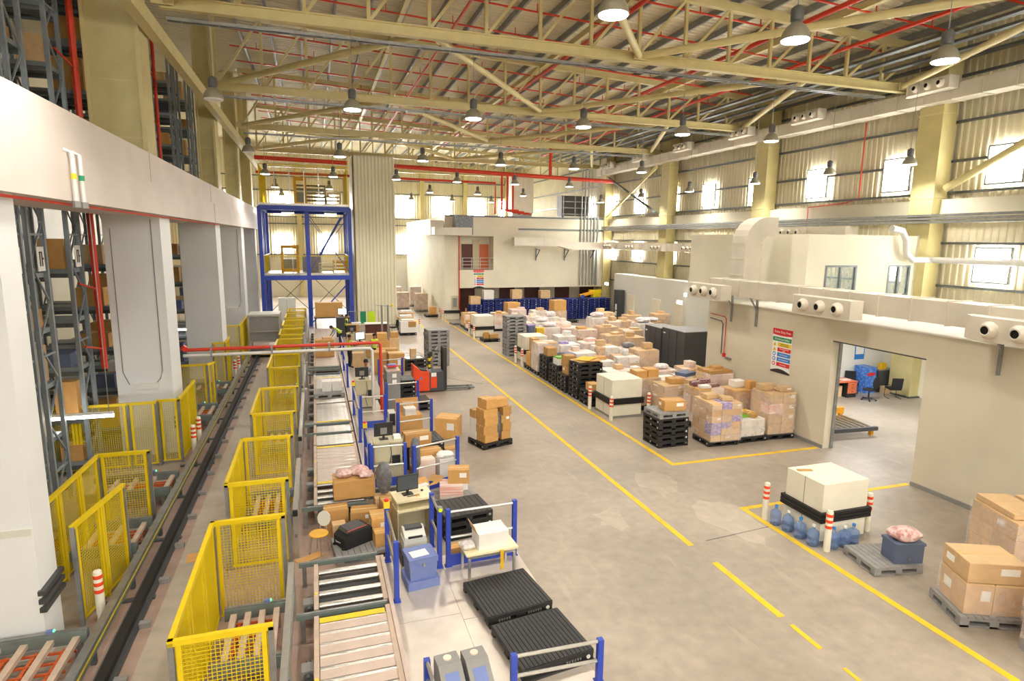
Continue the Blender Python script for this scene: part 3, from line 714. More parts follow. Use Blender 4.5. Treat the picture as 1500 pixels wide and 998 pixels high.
# --- stub conveyors between racks and track
def stub(x0, x1, y0, y1, z, label, beams=True, n=5):
    t = thing('chain_conveyor', label, 'conveyor', ((x0+x1)/2, (y0+y1)/2, 0)); hx = (x1-x0)/2; hy = (y1-y0)/2
    for s in (-1, 1):
        MB().box(-hx, s*hy-.06, z-.2, hx, s*hy+.06, z).build('side_rail', 'conv_frame', t)
        MB().box(-hx, s*hy-.03, z, hx, s*hy+.03, z+.03).build('chain', 'galv', t)
        for x in (-hx+.15, hx-.15): MB().box(x-.05, s*hy-.05, 0, x+.05, s*hy+.05, z-.2).build('leg', 'galv', t)
    me = MB().box(-.05, -hy+.06, -.05, .05, hy-.06, .03).mesh('cross_member', 'conv_beige')
    for k in range(n): put(me, 'cross_member', t, (-hx+.15+(2*hx-.3)*k/(n-1), 0, z-.1))
    cb = MB()
    for k in range(7):
        yy = -hy+.15+(2*hy-.3)*k/6
        cb.bar((-hx+.1, yy, z-.22-.02*(k % 2)), (hx-.1, yy*.9, z-.22), .035)
    for k in range(int(hx*5)): cb.bar((-hx+.2+k*.4, -hy+.12, z-.24), (-hx+.25+k*.4, hy-.12, z-.24), .05)
    cb.build('cable_mat', 'cable_orange', t)
    MB().box(hx-.5, -hy+.15, .12, hx-.2, -hy+.4, z-.22).build('drive_motor', 'mid_grey', t)
    MB().cbox(hx*.4, hy-.02, z+.06, .1, .06, .05).build('sensor', 'bin_blue', t); MB().cbox(hx*.4+.06, hy-.02, z+.07, .02, .04, .03).build('sensor_light', 'led_green', t)
    return t
stub(-5.6, -3.85, 8.9, 10.9, .5, 'chain conveyor with pink dust in front of the first pillar')
stub(-5.9, -3.85, 13.9, 15.2, .5, 'chain conveyor behind the free-standing yellow fence')
stub(-5.9, -3.85, 17.0, 18.2, .5, 'chain conveyor beside the tall back fence with the tube light')
stub(-5.6, -3.85, 23.9, 25.6, .5, 'chain conveyor just past the pillar with the wall lamp')
stub(-5.6, -3.85, 28.0, 29.4, .5, 'chain conveyor below the two paired bollards')

# --- yellow wire mesh fences
def wire_mesh(L, H, cell=.055, w=.012):
    m = MB(); n = max(1, int(L/cell)); k = int(H/cell)
    for i in range(n+1):
        x = L*i/n
        m.add([(x-w/2, 0, 0), (x+w/2, 0, 0), (x+w/2, 0, H), (x-w/2, 0, H)], [(0, 1, 2, 3)])
        m.add([(x, -w/2, 0), (x, w/2, 0), (x, w/2, H), (x, -w/2, H)], [(0, 1, 2, 3)])
    for j in range(k+1):
        z = H*j/k
        m.add([(0, w/2, z-w/2), (L, w/2, z-w/2), (L, w/2, z+w/2), (0, w/2, z+w/2)], [(0, 1, 2, 3)])
        m.add([(0, 0, z), (0, w, z), (L, w, z), (L, 0, z)], [(0, 1, 2, 3)])
    return m.mesh('wire_mesh', 'yellow_wire')
WM = {}
def fence_run(t, pts, H=1.95, post='galv', z0=.12):
    """panels between successive points, posts at the points; each panel has frame rails and real wires"""
    for i, p in enumerate(pts):
        MB().box(-.035, -.035, 0, .035, .035, H-.03).build('post', post, t, (p[0], p[1], 0))
    for a, b in zip(pts, pts[1:]):
        a = Vector((a[0], a[1], 0)); b = Vector((b[0], b[1], 0)); L = (b-a).length; ang = math.atan2(b.y-a.y, b.x-a.x)
        n = max(1, round(L/1.15)); l = L/n
        for k in range(n):
            p = a + (b-a)*k/n
            key = (round(l, 2), round(H, 2))
            if key not in WM: WM[key] = wire_mesh(l-.1, H-z0-.06)
            put(WM[key], 'wire_mesh', t, (p.x+math.cos(ang)*.05, p.y+math.sin(ang)*.05, z0), ang)
            if k:
                MB().box(-.03, -.03, 0, .03, .03, H-.03).build('post', 'yellow', t, (p.x, p.y, 0), ang)
            for x0 in (.06, l-.12): MB().box(x0, -.02, z0, x0+.06, .02, H-.06).build('panel_stile', 'yellow', t, (p.x, p.y, 0), ang)
        MB().box(-.03, -.035, H-.08, L+.03, .035, H).build('top_rail', 'yellow', t, (a.x, a.y, 0), ang)
        MB().box(0, -.02, z0-.04, L, .02, z0).build('bottom_rail', 'yellow', t, (a.x, a.y, 0), ang)
cages = [(7.9, 11.3), (13.1, 16.1), (18.4, 21.6), (25.0, 28.0), (29.8, 32.2), (33.6, 35.8), (37.2, 39.4), (40.8, 43), (44.2, 46.2)]
cl = ['next to the deck with four fat rollers', 'beside the chair and suitcase', 'beside the low deck with the yellow end strip',
      'just past the red pipe gantry', 'opposite the bending worker', 'opposite the brown cartons on the deck', 'in the middle of the far cage row', 'near the blue platform end of the row', 'last before the blue platform']
for i, (y0, y1) in enumerate(cages):
    t = thing('mesh_fence', 'three-sided yellow wire mesh cage ' + cl[i], 'fence', (0, 0, 0))
    fence_run(t, [(-.74, y0), (-1.93, y0), (-1.93, y1), (-.74, y1)])
    stub(-1.75, -.74, y0+1.4, min(y1-.1, y0+2.9), .5, 'chain conveyor inside the yellow cage ' + cl[i], n=4)
def fence(pts, label, H=1.95):
    t = thing('mesh_fence', label, 'fence', (0, 0, 0)); fence_run(t, pts, H); return t
fence([(-4.25, 11.85), (-3.95, 13.7)], 'free-standing yellow mesh fence by the nearest bollard on the track side')
fence([(-5.0, 15.8), (-3.95, 15.8)], 'short yellow mesh fence across the gap between two stub conveyors')
fence([(-5.1, 12.6), (-5.0, 15.7)], 'yellow mesh fence set back along the stub conveyors')
fence([(-8.2, 20.2), (-5.5, 20.2), (-4.75, 20.25)], 'long yellow mesh fence in front of the rack aisles', 2.05)
fence([(-4.75, 20.4), (-4.17, 20.4), (-4.17, 23.0)], 'yellow mesh fence corner at the foot of the pillar with the wall lamp', 2.05)
fence([(-5.6, 25.9), (-4.2, 25.9), (-4.0, 26.3)], 'yellow mesh fence behind the stub conveyor past the second pillar', 2.05)
fence([(-4.6, 30.2), (-4.1, 30.3), (-4.1, 31.8)], 'tall yellow mesh fence next to the plain white pillar', 2.2)
fence([(-5.4, 36), (-4.1, 36), (-4.1, 41)], 'yellow mesh fence beyond the plain white pillar', 2.2)
# strip lamps on the back fences
for i, (x0, x1, y, z) in enumerate(((-7.05, -5.5, 18.9, 2.05), (-6.9, -5.9, 34.9, 2.2))):
    t = thing('tube_light', ['glowing fluorescent tube in front of the long mesh fence', 'glowing tube lamp in the doorway behind the second pillar'][i], 'lamp', (x0, y, z))
    MB().tube([(0, 0, 0), (x1-x0, 0, 0)], .05, 10).build('tube', 'tube_lit', t); MB().box(0, -.05, .05, x1-x0, .05, .11).build('batten', 'white_plastic', t)
    for x in (.1, x1-x0-.1): MB().tube([(x, 0, .1), (x, 0, 7.62-z if i == 0 else 1)], .012, 6).build('hanger', 'galv', t)
# profile guard rail along the cages
for i, (y0, y1) in enumerate(((6.2, 11.0), (13.2, 16.6), (18.4, 24.0), (25, 33), (34, 44))):
    t = thing('guard_rail', 'grey aluminium profile guard rail %s' % ('next to the fat rollers', 'beside the big carton of red bags', 'beside the double cross rails', 'beside the glossy roller deck', 'leading to the blue platform')[i], 'rail', (-.62, 0, 0))
    MB().box(-.05, y0, 1.02, .05, y1, 1.12).build('top_rail', 'alu', t); MB().box(-.03, y0, .5, .03, y1, .58).build('mid_rail', 'galv', t)
    n = max(2, int((y1-y0)/1.8)+1)
    for k in range(n): MB().box(-.05, -.05, 0, .05, .05, 1.02).build('post', 'alu', t, (0, y0+.06+(y1-y0-.12)*k/(n-1), 0))
    MB().box(-.052, y0-.01, 1.0, .052, y0+.06, 1.125).build('end_cap', 'black_rubber', t)
for k, y in enumerate((24.2, 29.5, 35.0)):
    o = MB().box(-.62, y, 1.2, -.54, y+.08, 2.6).box(-.66, y-.04, 0, -.5, y+.12, 1.2).build('profile_post', 'alu'); tag(o, ['pale upright profile post right behind the gantry', 'pale upright profile post with black fittings past the gantry', 'far pale upright profile post by the blue frame'][k], 'post')
# bollards
def bollard(x, y, label, group=None, h=1.0, rz=0):
    t = thing('bollard', label, 'bollard', (x, y, 0), rz, group)
    MB().lathe([(.075, 0), (.075, h-.05), (.06, h-.015), (.02, h)], 14).build('post', 'plinth', t, smooth=True)
    for k in range(3): MB().lathe([(.0765, h-.16-k*.14), (.0785, h-.155-k*.14), (.0785, h-.095-k*.14), (.0765, h-.09-k*.14)], 14).build('reflective_band', 'orange_red', t, smooth=True)
for x, y, l in ((-3.98, 11.95, 'white bollard with three orange bands by the first pillar'), (-3.95, 21.05, 'white bollard with orange bands standing nearer the track of a pair by the second pillar'),
                (-3.95, 22.0, 'white bollard with orange bands hidden partly behind its twin at the second pillar'), (-3.95, 32.1, 'far white bollard with orange bands at the plain pillar, front one'), (-3.9, 33.2, 'far white bollard with orange bands at the plain pillar, rear one')):
    bollard(x, y, l)
o = MB().box(-.28, -.2, 0, .28, .2, .012).build('cardboard_sheet', 'carton', None, (-2.65, 13.9, .005), .1); tag(o, 'flat piece of brown cardboard lying in the aisle by the cage', 'cardboard')
# red and white pipe gantry
t = thing('pipe_gantry', 'red and white pipe gantry spanning from the pillar over the conveyors', 'pipe', (0, 23.3, 0))
MB().tube([(-4.5, 0, 3.06), (2.2, 0, 3.06), (2.28, 0, 2.98), (2.28, 0, .3)], .06, 10).build('red_run', 'red_pipe', t, smooth=True)
MB().tube([(-4.5, -.02, 2.86), (1.88, -.02, 2.86), (1.96, -.02, 2.78), (1.96, -.02, .3)], .06, 10).build('white_run', 'grey_pipe', t, smooth=True)
for x in (-3.6, -1.6, .4): MB().box(x-.03, -.1, 2.8, x+.03, .1, 3.14).build('clamp', 'galv', t)
MB().tube([(-4.5, -.02, 3.06), (-4.4, -.02, 3.2)], .1, 10).build('flange', 'red_pipe', t)
# wrapping machine at the end of the track
t = thing('transfer_car', 'grey panelled transfer car with a frame parked at the end of the track', 'machine', (-2.95, 38.6, 0))
for x in (-.85, .85):
    for y in (-.8, .8): MB().box(x-.04, y-.04, .35, x+.04, y+.04, 2.5).build('frame_post', 'alu', t)
for z in (.9, 1.5, 2.42): MB().box(-.85, -.84, z, .85, -.78, z+.08).build('frame_rail', 'alu', t)
MB().box(-.8, -.76, .95, .8, -.72, 2.4).build('front_panel', 'mid_grey', t); MB().box(-.85, -.8, 2.5, .85, .8, 2.55).build('roof_panel', 'cold_panel', t)
MB().box(.8, -.7, .5, .84, .75, 2.4).build('side_panel', 'mid_grey', t); MB().box(-.9, -.9, .15, .9, .9, .4).build('chassis', 'dark_grey', t)
MB().box(-.3, -.96, .18, .9, -.9, .3).build('bumper', 'yellow', t)
for x in (-.6, .6): MB().tube([(x, -.95, .12), (x, -.85, .12)], .12, 12).build('wheel', 'black_rubber', t)
# ================================================================ roller decks and work stations
DZ = .5
ROLL = MB().tube([(0, 0, 0), (1.12, 0, 0)], .04, 10).mesh('roller', 'steel_roller', True)
ROLLB = MB().tube([(0, 0, 0), (1.12, 0, 0)], .06, 12).mesh('roller', 'steel_roller', True)
PLATE = MB().box(0, 0, 0, 1.12, .2, .02).mesh('plate', 'conv_plate')
def motors(t, ys):
    for y in ys:
        g = MB().cbox(-.14, y, .3, .2, .22, .2).build('drive_motor', 'mid_grey', t)
        MB().tube([(-.14, y-.2, .3), (-.14, y+.2, .3)], .07, 10).build('motor_can', 'galv_dark', g)
        MB().cbox(-.14, y+.3, .18, .14, .12, .12).build('bracket', 'conv_beige', g)
def deck(y0, y1, label, kind='plates', strips=(), x0=-.2):
    t = thing('roller_conveyor', label, 'conveyor', (x0, 0, 0))
    MB().box(-.05, y0, DZ-.2, .03, y1, DZ+.02).build('side_frame', 'conv_beige', t); MB().box(1.16, y0, DZ-.2, 1.24, y1, DZ+.02).build('side_frame', 'conv_beige', t)
    y = y0+.08
    while y < y1-.06:
        if kind == 'plates':
            put(ROLL, 'roller', t, (.04, y, DZ-.03))
            if y+.26 < y1: put(PLATE, 'plate', t, (.04, y+.045, DZ-.022))
            y += .29
        elif kind == 'tight':
            put(ROLL, 'roller', t, (.04, y, DZ-.03)); y += .125
        else:
            put(ROLLB, 'roller', t, (.04, y+.1, DZ-.05)); y += .38
    for s in strips: MB().box(.04, s, DZ+.012, 1.14, s+.14, DZ+.02).build('warning_strip', 'yellow', t)
    MB().box(0, y0+.1, DZ-.3, 1.16, y1-.1, DZ-.22).build('under_tray', 'conv_beige' if kind == 'plates' else 'dark_grey', t)
    n = max(2, int((y1-y0)/1.5)+1)
    for k in range(n):
        for x in (.0, 1.18): MB().box(x-.04, -.04, 0, x+.04, .04, DZ-.2).build('leg', 'galv', t, (0, y0+.12+(y1-y0-.24)*k/(n-1), 0))
    motors(t, [y0+.5+k*1.1 for k in range(int((y1-y0)/1.1))])
    for k in range(int((y1-y0)/1.4)): MB().cbox(-.01, y0+.5+k*1.4, DZ+.024, .05, .06, .01).build('marker', 'sign_yellow', t)
    return t
def cross(y, label, x0=-.54, x1=1.0):
    t = thing('lift_rail', label, 'rail', (0, y, 0))
    MB().box(x0, -.04, DZ-.06, x1, .04, DZ+.02).build('beam', 'conv_frame', t); MB().box(x0, -.025, DZ+.02, x1, .025, DZ+.04).build('chain', 'galv', t)
    for x in (x0+.1, x1+.02): MB().box(x-.04, -.04, 0, x+.04, .04, DZ-.06).build('leg', 'galv', t)
deck(5.2, 10.12, 'pink steel roller deck with wide plates and a yellow end strip', 'plates', (9.9,))
cross(10.22, 'green grey cross rail between the yellow strip and the four fat rollers')
deck(10.32, 11.9, 'short conveyor of four fat chrome rollers', 'fat')
cross(12.0, 'green grey cross rail behind the four fat rollers')
cross(14.65, 'grey cross rail under the big carton with red bags')
deck(14.76, 15.9, 'bare roller section behind the big carton with red bags', 'fat')
deck(16.0, 19.25, 'pink plated roller deck between two yellow strips beside the monitor cabinet', 'plates', (16.1, 19.0))
deck(19.35, 20.4, 'short roller section before the double cross rails', 'tight')
cross(20.52, 'nearer of the double cross rails beside the blue gate'); 
deck(20.62, 21.5, 'short roller section between the double cross rails', 'tight'); cross(21.62, 'farther of the double cross rails beside the blue gate')
deck(21.75, 24.5, 'pink roller deck under the grey pallet of white cartons', 'tight', (21.8,))
deck(24.55, 29.8, 'glossy roller deck running on behind the white cartons', 'tight', (29.0,))
cross(30.0, 'cross rail before the worker in black trousers'); cross(31.0, 'second cross rail before the worker in black trousers'); cross(31.6, 'third cross rail, before the brown cartons')
deck(31.9, 36.5, 'roller deck carrying the brown cartons before the bending worker', 'plates')
deck(37.0, 45.5, 'far white-lit roller deck leading to the blue platform', 'plates')
# walkway plates beside the decks
PZ = .3
def walkway(x0, x1, y0, y1, label, m='checker_plate'):
    t = thing('walkway_plate', label, 'platform', (0, 0, 0))
    n = max(1, round((y1-y0)/2.2))
    for k in range(n):
        a = y0+(y1-y0)*k/n; b = y0+(y1-y0)*(k+1)/n
        MB().box(x0, a, PZ-.03, x1, b-.008, PZ).build('plate', m, t)
    for x in (x0, x1-.06): MB().box(x, y0, 0, x+.06, y1, PZ-.03).build('edge_beam', 'galv', t)
    for k in range(n+1):
        y = y0+(y1-y0-.06)*k/n
        MB().box(x0+.06, y, .0, x1-.06, y+.06, PZ-.03).build('joist', 'galv_dark', t)
walkway(1.12, 2.28, 5, 12.2, 'shiny checker plate walkway beside the near roller deck')
walkway(2.285, 3.95, 5, 11.9, 'pale steel plate under the black pallets and the small table')
walkway(1.12, 2.3, 15.9, 25.2, 'ribbed walkway beside the cabinets with monitors')
walkway(1.12, 2.6, 25.4, 37, 'ribbed walkway where the workers in yellow vests stand')
o = MB().prism([(1.05, DZ+.02), (1.12, DZ+.02), (1.12, PZ-.0), (1.08, PZ-.05), (1.05, PZ-.05)], 5.2, 11.9, 'y').build('kerb_strip', 'conv_plate'); tag(o, 'bent steel kerb strip between the near deck and the walkway', 'kerb')

# --- pallets
def pallet_mesh(m, w=1.2, d=1.0, h=.2, caps=True, fine=False):
    b = MB(); n = 13 if fine else 9
    s = w/n
    for k in range(n): b.box(-w/2+s*k+.006, -d/2, h-.029, -w/2+s*(k+1)-.006, d/2, h)
    b.box(-w/2, -d/2, h-.07, w/2, d/2, h-.03); b.box(-.05, -d/2+.02, .04, .05, d/2-.02, h-.07); b.box(-w/2+.02, -.03, .04, w/2-.02, .03, h-.07)
    for x in (-w/2, -.08, w/2-.16):
        for y in (-d/2, -.07, d/2-.14): b.box(x, y, .04, x+.16, y+.14, h-.07)
    for x in (-w/2, -.08, w/2-.16): b.box(x, -d/2, 0, x+.16, d/2, .04)
    for y in (-d/2, -.07, d/2-.14): b.box(-w/2, y, 0, w/2, y+.14, .04)
    if caps:
        for x, y, nx, ny in ((w/2-.08, -d/2, 0, -1), (-w/2, 0, -1, 0), (-w/2, -d/2+.07, -1, 0)):
            if ny: b.lathe([(.001, 0), (.035, 0)], 10, (0, 0, 0), 1); k = 10
            else: b.lathe([(.001, 0), (.03, 0)], 10, (0, 0, 0), 1)
            for i in range(len(b.v)-20, len(b.v)):
                vx, vy, vz = b.v[i]
                b.v[i] = (x+vx, y-.004, h*.5+vy) if ny else (x-.004, y+vx, h*.5+vy)
    return b.mesh('pallet', [m, 'white_plastic'])
PM = {'k': pallet_mesh('black_plastic'), 'g': pallet_mesh('grey_pallet', caps=False), 'b': pallet_mesh('blue_pallet'), 'kf': pallet_mesh('black_plastic', 1.3, 1.25, .2, True, True)}
def pallet(kind, x, y, z, rz, label, group=None, sc=None):
    return tag(put(PM[kind], 'plastic_pallet', None, (x, y, z), rz, sc), label, 'pallet', group)
def stack(kind, x, y, n, label, group, rz=0, z=0, step=.205):
    for k in range(n): pallet(kind, x+random.uniform(-.012, .012), y+random.uniform(-.012, .012), z+k*step, rz+random.uniform(-.012, .012), label, group)
    return z+(n-1)*step+.2
def big_black_pallet(x, y, z, rz, label):
    t = thing('plastic_pallet', label, 'pallet', (x, y, z), rz)
    w, d = 1.28, 1.2
    me = MB().box(-.032, -d/2, 0, .032, d/2, .03).mesh('deck_slat', 'black_plastic')
    for k in range(17): put(me, 'deck_slat', t, (-w/2+.032+k*(w-.064)/16, 0, .15))
    for yy in (-.59, -.3, 0, .3, .55): MB().box(-w/2, yy, .12, w/2, yy+.04, .15).build('cross_rib', 'black_plastic', t)
    for s in (-1, 1):
        MB().box(-w/2, s*d/2-.02, .1, w/2, s*d/2+.02, .17).build('edge_beam', 'black_plastic', t)
        MB().box(-w/2-.01, -d/2, .1, -w/2+.03, d/2, .17).build('edge_beam', 'black_plastic', t) if s < 0 else MB().box(w/2-.03, -d/2, .1, w/2+.01, d/2, .17).build('edge_beam', 'black_plastic', t)
        MB().box(-w/2, s*d/2-.08, 0, w/2, s*d/2+.08 if s < 0 else d/2+.02, .03).build('runner', 'black_plastic', t)
    MB().box(-w/2, -.08, 0, w/2, .08, .03).build('runner', 'black_plastic', t)
    for x in (-w/2+.1, 0, w/2-.1):
        for yy in (-d/2+.06, 0, d/2-.06): MB().cbox(x, yy, .065, .2, .14, .07).build('foot_block', 'black_plastic', t)
    for x in (-.33, .3):
        for j in range(6): MB().box(x-.15+j*.05, -d/2+.0, .035, x-.125+j*.05, -d/2+.08, .1).build('mesh_rib', 'mid_grey', t)
    MB().tube([(w/2-.1, -d/2-.03, .075), (w/2-.1, -d/2-.015, .075)], .035, 12).build('cap', 'white_plastic', t)
big_black_pallet(3.2, 9.95, PZ, .13, 'wide black plastic pallet lying on the steel plate in front of the small table')
big_black_pallet(3.35, 8.52, PZ, .12, 'wide black plastic pallet lying between the swing gate and the other pallet')

# --- swing gates: blue posts with pale bars
def gate(a, b, z, h, label, base=True, bars=(.5, .95), kick=False):
    t = thing('safety_gate', label, 'gate', (a[0], a[1], z), math.atan2(b[1]-a[1], b[0]-a[0])); L = math.hypot(b[0]-a[0], b[1]-a[1])
    for x in (0, L): MB().box(x-.045, -.045, 0, x+.045, .045, h).build('post', 'blue_steel', t)
    for q in bars: MB().tube([(.04, 0, h*q), (L-.04, 0, h*q)], .028, 8).build('bar', 'alu', t, smooth=True)
    if kick: MB().box(.045, -.02, 0, L-.045, .02, .24).build('kick_plate', 'blue_steel', t)
    if base:
        for x in (0, L): MB().box(x-.07, -.07, 0, x+.07, .07, .015).build('base_plate', 'blue_steel', t)
    return t
gate((1.22, 10.5), (1.22, 12.0), PZ, 1.2, 'blue gate between the fat rollers and the blue storage box')
gate((2.22, 11.45), (2.22, 12.35), PZ, 1.25, 'short blue gate with a small round lamp behind the blue storage box')
gate((2.4, 11.45), (3.85, 11.5), PZ, 1.25, 'blue gate behind the small white-topped table', kick=True)
gate((2.55, 7.55), (3.92, 7.5), PZ, .72, 'blue gate in front of the nearest black pallet')
gate((1.36, 6.8), (1.34, 7.95), PZ, .62, 'blue gate post row next to the two grey terminals')
gate((1.22, 16.15), (1.22, 17.6), PZ, 1.2, 'blue gate beside the nearer monitor cabinet and roller deck')
gate((1.26, 15.98), (2.16, 15.98), PZ, 1.2, 'blue gate across the front of the nearer monitor cabinet', kick=True)
gate((2.4, 15.95), (3.72, 16.4), 0, 1.4, 'blue gate with a deep kick plate before the paper-topped cartons', kick=True)
gate((1.36, 21.4), (2.2, 21.4), PZ, 1.2, 'blue gate across the front of the farther monitor cabinet', kick=True)
gate((1.22, 19.9), (1.22, 23.2), PZ, 1.15, 'blue gate beside the farther monitor cabinet and roller deck')
gate((2.55, 20.5), (3.75, 20.7), 0, 1.4, 'blue gate in front of the tall open carton')
gate((2.5, 23.55), (3.75, 23.65), 0, 1.4, 'blue gate beside the grey switch cabinet')
gate((1.22, 27.8), (1.22, 31.5), PZ, 1.1, 'blue gate beside the glossy deck and the worker in black trousers')
gate((2.68, 28.4), (3.8, 28.6), 0, 1.4, 'blue gate in front of the big brown boxes')
gate((1.3, 33.5), (1.3, 36.0), PZ, 1.1, 'blue gate beside the bending worker')
for x, y in ((1.22, 12.0), (1.22, 17.6), (1.22, 23.2)):
    o = thing('stop_button', 'yellow emergency stop box with a red knob on top of a blue gate post', 'switch', (x, y, PZ+1.2 if y < 20 else PZ+1.15), 0, 'emergency stops on the gate posts')
    MB().cbox(0, 0, .07, .12, .12, .14).build('box', 'sign_yellow', o); MB().lathe([(.05, 0), (.05, .03), (.03, .05)], 12).build('knob', 'sign_red', o, (0, 0, .14))
o = thing('signal_lamp', 'small round green lamp on the short blue gate', 'lamp', (2.22, 11.4, PZ+1.25)); MB().lathe([(.05, 0), (.07, .04), (.05, .1)], 12).build('housing', 'mid_grey', o, smooth=True); MB().tube([(0, -.055, .05), (0, -.075, .05)], .04, 12).build('lens', 'hivis', o)

# --- near station
def tote(x, y, z, sx, sy, h, rz, label, m='bin_blue'):
    t = thing('storage_box', label, 'box', (x, y, z), rz)
    MB().box(-sx/2-.04, -sy/2-.04, 0, sx/2+.04, sy/2+.04, h*.28).build('base_crate', m, t)
    MB().add([(-sx/2+.02, -sy/2+.02, h*.28), (sx/2-.02, -sy/2+.02, h*.28), (sx/2-.02, sy/2-.02, h*.28), (-sx/2+.02, sy/2-.02, h*.28),
              (-sx/2, -sy/2, h*.82), (sx/2, -sy/2, h*.82), (sx/2, sy/2, h*.82), (-sx/2, sy/2, h*.82)],
             [(0,1,5,4),(1,2,6,5),(2,3,7,6),(3,0,4,7),(4,5,6,7)]).build('body', m, t)
    MB().box(-sx/2-.015, -sy/2-.015, h*.82, sx/2+.015, sy/2+.015, h).build('lid', m, t)
    MB().cbox(0, -sy/2-.02, h*.8, .05, .02, .07).build('latch', 'galv', t)
    return t
tote(1.75, 11.05, PZ, .55, .5, .62, .12, 'lavender blue lidded storage box with papers on top, on the checker plate')
o = MB().box(-.17, -.12, 0, .17, .12, .008).build('paper_sheet', 'paper', None, (1.72, 11.0, PZ+.622), .2); tag(o, 'white paper sheets lying on the blue storage box', 'paper')
t = thing('printer_stand', 'grey office printer on a dark shelf beside the blue gate', 'printer', (1.75, 11.9, PZ), .05)
MB().box(-.28, -.2, 0, .28, .22, .32).build('shelf_unit', 'dark_grey', t); MB().box(-.24, -.22, .32, .24, .2, .55).build('lower_body', 'cold_panel', t)
MB().prism([(-.22, .55), (.2, .55), (.2, .7), (.05, .74), (-.22, .62)], -.22, .22, 'x').build('upper_body', 'cold_panel', t); MB().box(-.15, -.23, .6, .15, -.2, .64).build('paper_slot', 'black_plastic', t)
MB().box(-.18, -.05, .71, .18, .14, .75).build('output_tray', 'dark_grey', t)
t = thing('computer_desk', 'cream computer desk with a keyboard shelf behind the printer', 'desk', (1.98, 13.6, 0), .12)
MB().box(-.45, -.32, .98, .45, .32, 1.03).build('desk_top', 'desk_top', t); MB().box(-.43, -.36, .76, .43, .2, .8).build('keyboard_shelf', 'desk_top', t)
for x in (-.42, .4): MB().box(x, -.28, 0, x+.03, .3, .98).build('side_panel', 'beige_cab', t)
MB().box(-.39, .26, .1, .4, .29, .98).build('back_panel', 'beige_cab', t)
def monitor(x, y, z, rz, label, back=False, s=1.0, lit=False):
    t = thing('computer_monitor', label, 'monitor', (x, y, z), rz)
    MB().box(-.12*s, -.09*s, 0, .12*s, .09*s, .02).build('foot', 'black_plastic', t); MB().box(-.03*s, -.02*s, .02, .03*s, .03*s, .16*s).build('stem', 'black_plastic', t)
    MB().box(-.26*s, -.02*s, .1*s, .26*s, .03*s, .48*s).build('casing', 'black_plastic', t)
    MB().box(-.24*s, -.024*s, .13*s, .24*s, -.02*s, .46*s).build('screen', 'screen_lit' if lit else 'screen', t)
    MB().box(-.09*s, .03*s, .16*s, .09*s, .06*s, .34*s).build('rear_cover', 'mid_grey', t)
    return t
monitor(1.88, 13.62, 1.03, .18, 'flat grey computer screen on the cream desk')
o = MB().lathe([(.03, 0), (.035, .02), (.02, .035)], 10).build('computer_mouse', 'black_plastic', None, (2.24, 13.72, 1.03), smooth=True); tag(o, 'small black mouse on the cream desk', 'mouse')
o = thing('pen_tray', 'pens and odds and ends in front of the screen on the cream desk', 'pens', (2.0, 13.45, 1.03)); MB().bar((-.15, 0, .01), (.05, .03, .01), .014).build('pen', 'sign_black', o); MB().cbox(.1, .02, .015, .08, .05, .03).build('eraser', 'carton', o)
t = thing('small_table', 'small bare-legged table with a pale top on the steel plate', 'table', (3.15, 11.08, PZ), .06)
MB().box(-.55, -.3, .52, .55, .3, .56).build('table_top', 'desk_top', t); MB().box(-.5, -.26, .44, .5, .26, .52).build('apron', 'alu', t)
for x in (-.5, .45):
    for y in (-.27, .22): MB().box(x, y, 0, x+.05, y+.05, .44).build('leg', 'alu', t)
t = thing('open_carton', 'white open carton with raised flaps on the small table', 'box', (3.2, 11.1, PZ+.56), .08)
MB().box(-.32, -.22, 0, .32, .22, .34).build('body', 'carton_white', t); MB().rbox(-.34, 0, .33, .01, .42, .2, 0, 0, -.35).build('flap', 'carton_pale', t); MB().rbox(0, .1, .345, .62, .24, .008, 0, .1).build('flap', 'carton_white', t)
def blob(name, m, x, y, z, sx, sy, sz, label, cat, seed=0, group=None, parent=None, seg=14, rough=.3):
    rr = random.Random(seed); b = MB(); n = seg; rings = seg//2
    ph = [(rr.uniform(2, 5), rr.uniform(2, 5), rr.uniform(0, 6), rr.uniform(.4, 1)) for _ in range(5)]
    vs = []
    for i in range(rings+1):
        v = PI*i/rings
        for k in range(n):
            u = 2*PI*k/n
            d = 1 + rough*sum(w*math.sin(a*u+p)*math.cos(c*v+p) for a, c, p, w in ((round(a), c, p, w) for a, c, p, w in ph))/3*math.sin(v)
            sq = lambda t: math.copysign(abs(t)**.7, t)
            vs.append((sq(math.sin(v)*math.cos(u))*d*sx/2, sq(math.sin(v)*math.sin(u))*d*sy/2, max(0, sz/2-math.cos(v)*sz/2*(.8+.2*d))))
    fs = [(i*n+k, i*n+(k+1) % n, (i+1)*n+(k+1) % n, (i+1)*n+k) for i in range(rings) for k in range(n)]
    b.add(vs, fs); o = b.build(name, m, parent, (x, y, z), smooth=True)
    if not parent: tag(o, label, cat, group)
    return o
blob('crumpled_paper', 'bag_white', 2.72, 11.05, PZ+.56, .28, .3, .14, 'crumpled pinkish wrapping paper at the corner of the small table', 'paper', 3)
o = MB().box(-.035, -.012, 0, .035, .0, .42).build('paper_tag', 'carton_yellow', None, (3.35, 10.755, PZ+.16), .06); tag(o, 'yellowish paper strip hanging down the front of the small table', 'paper')
carton('b', 2.62, 11.75, PZ, .3, .25, .28, .1, 'small brown carton behind the gate next to the small table')
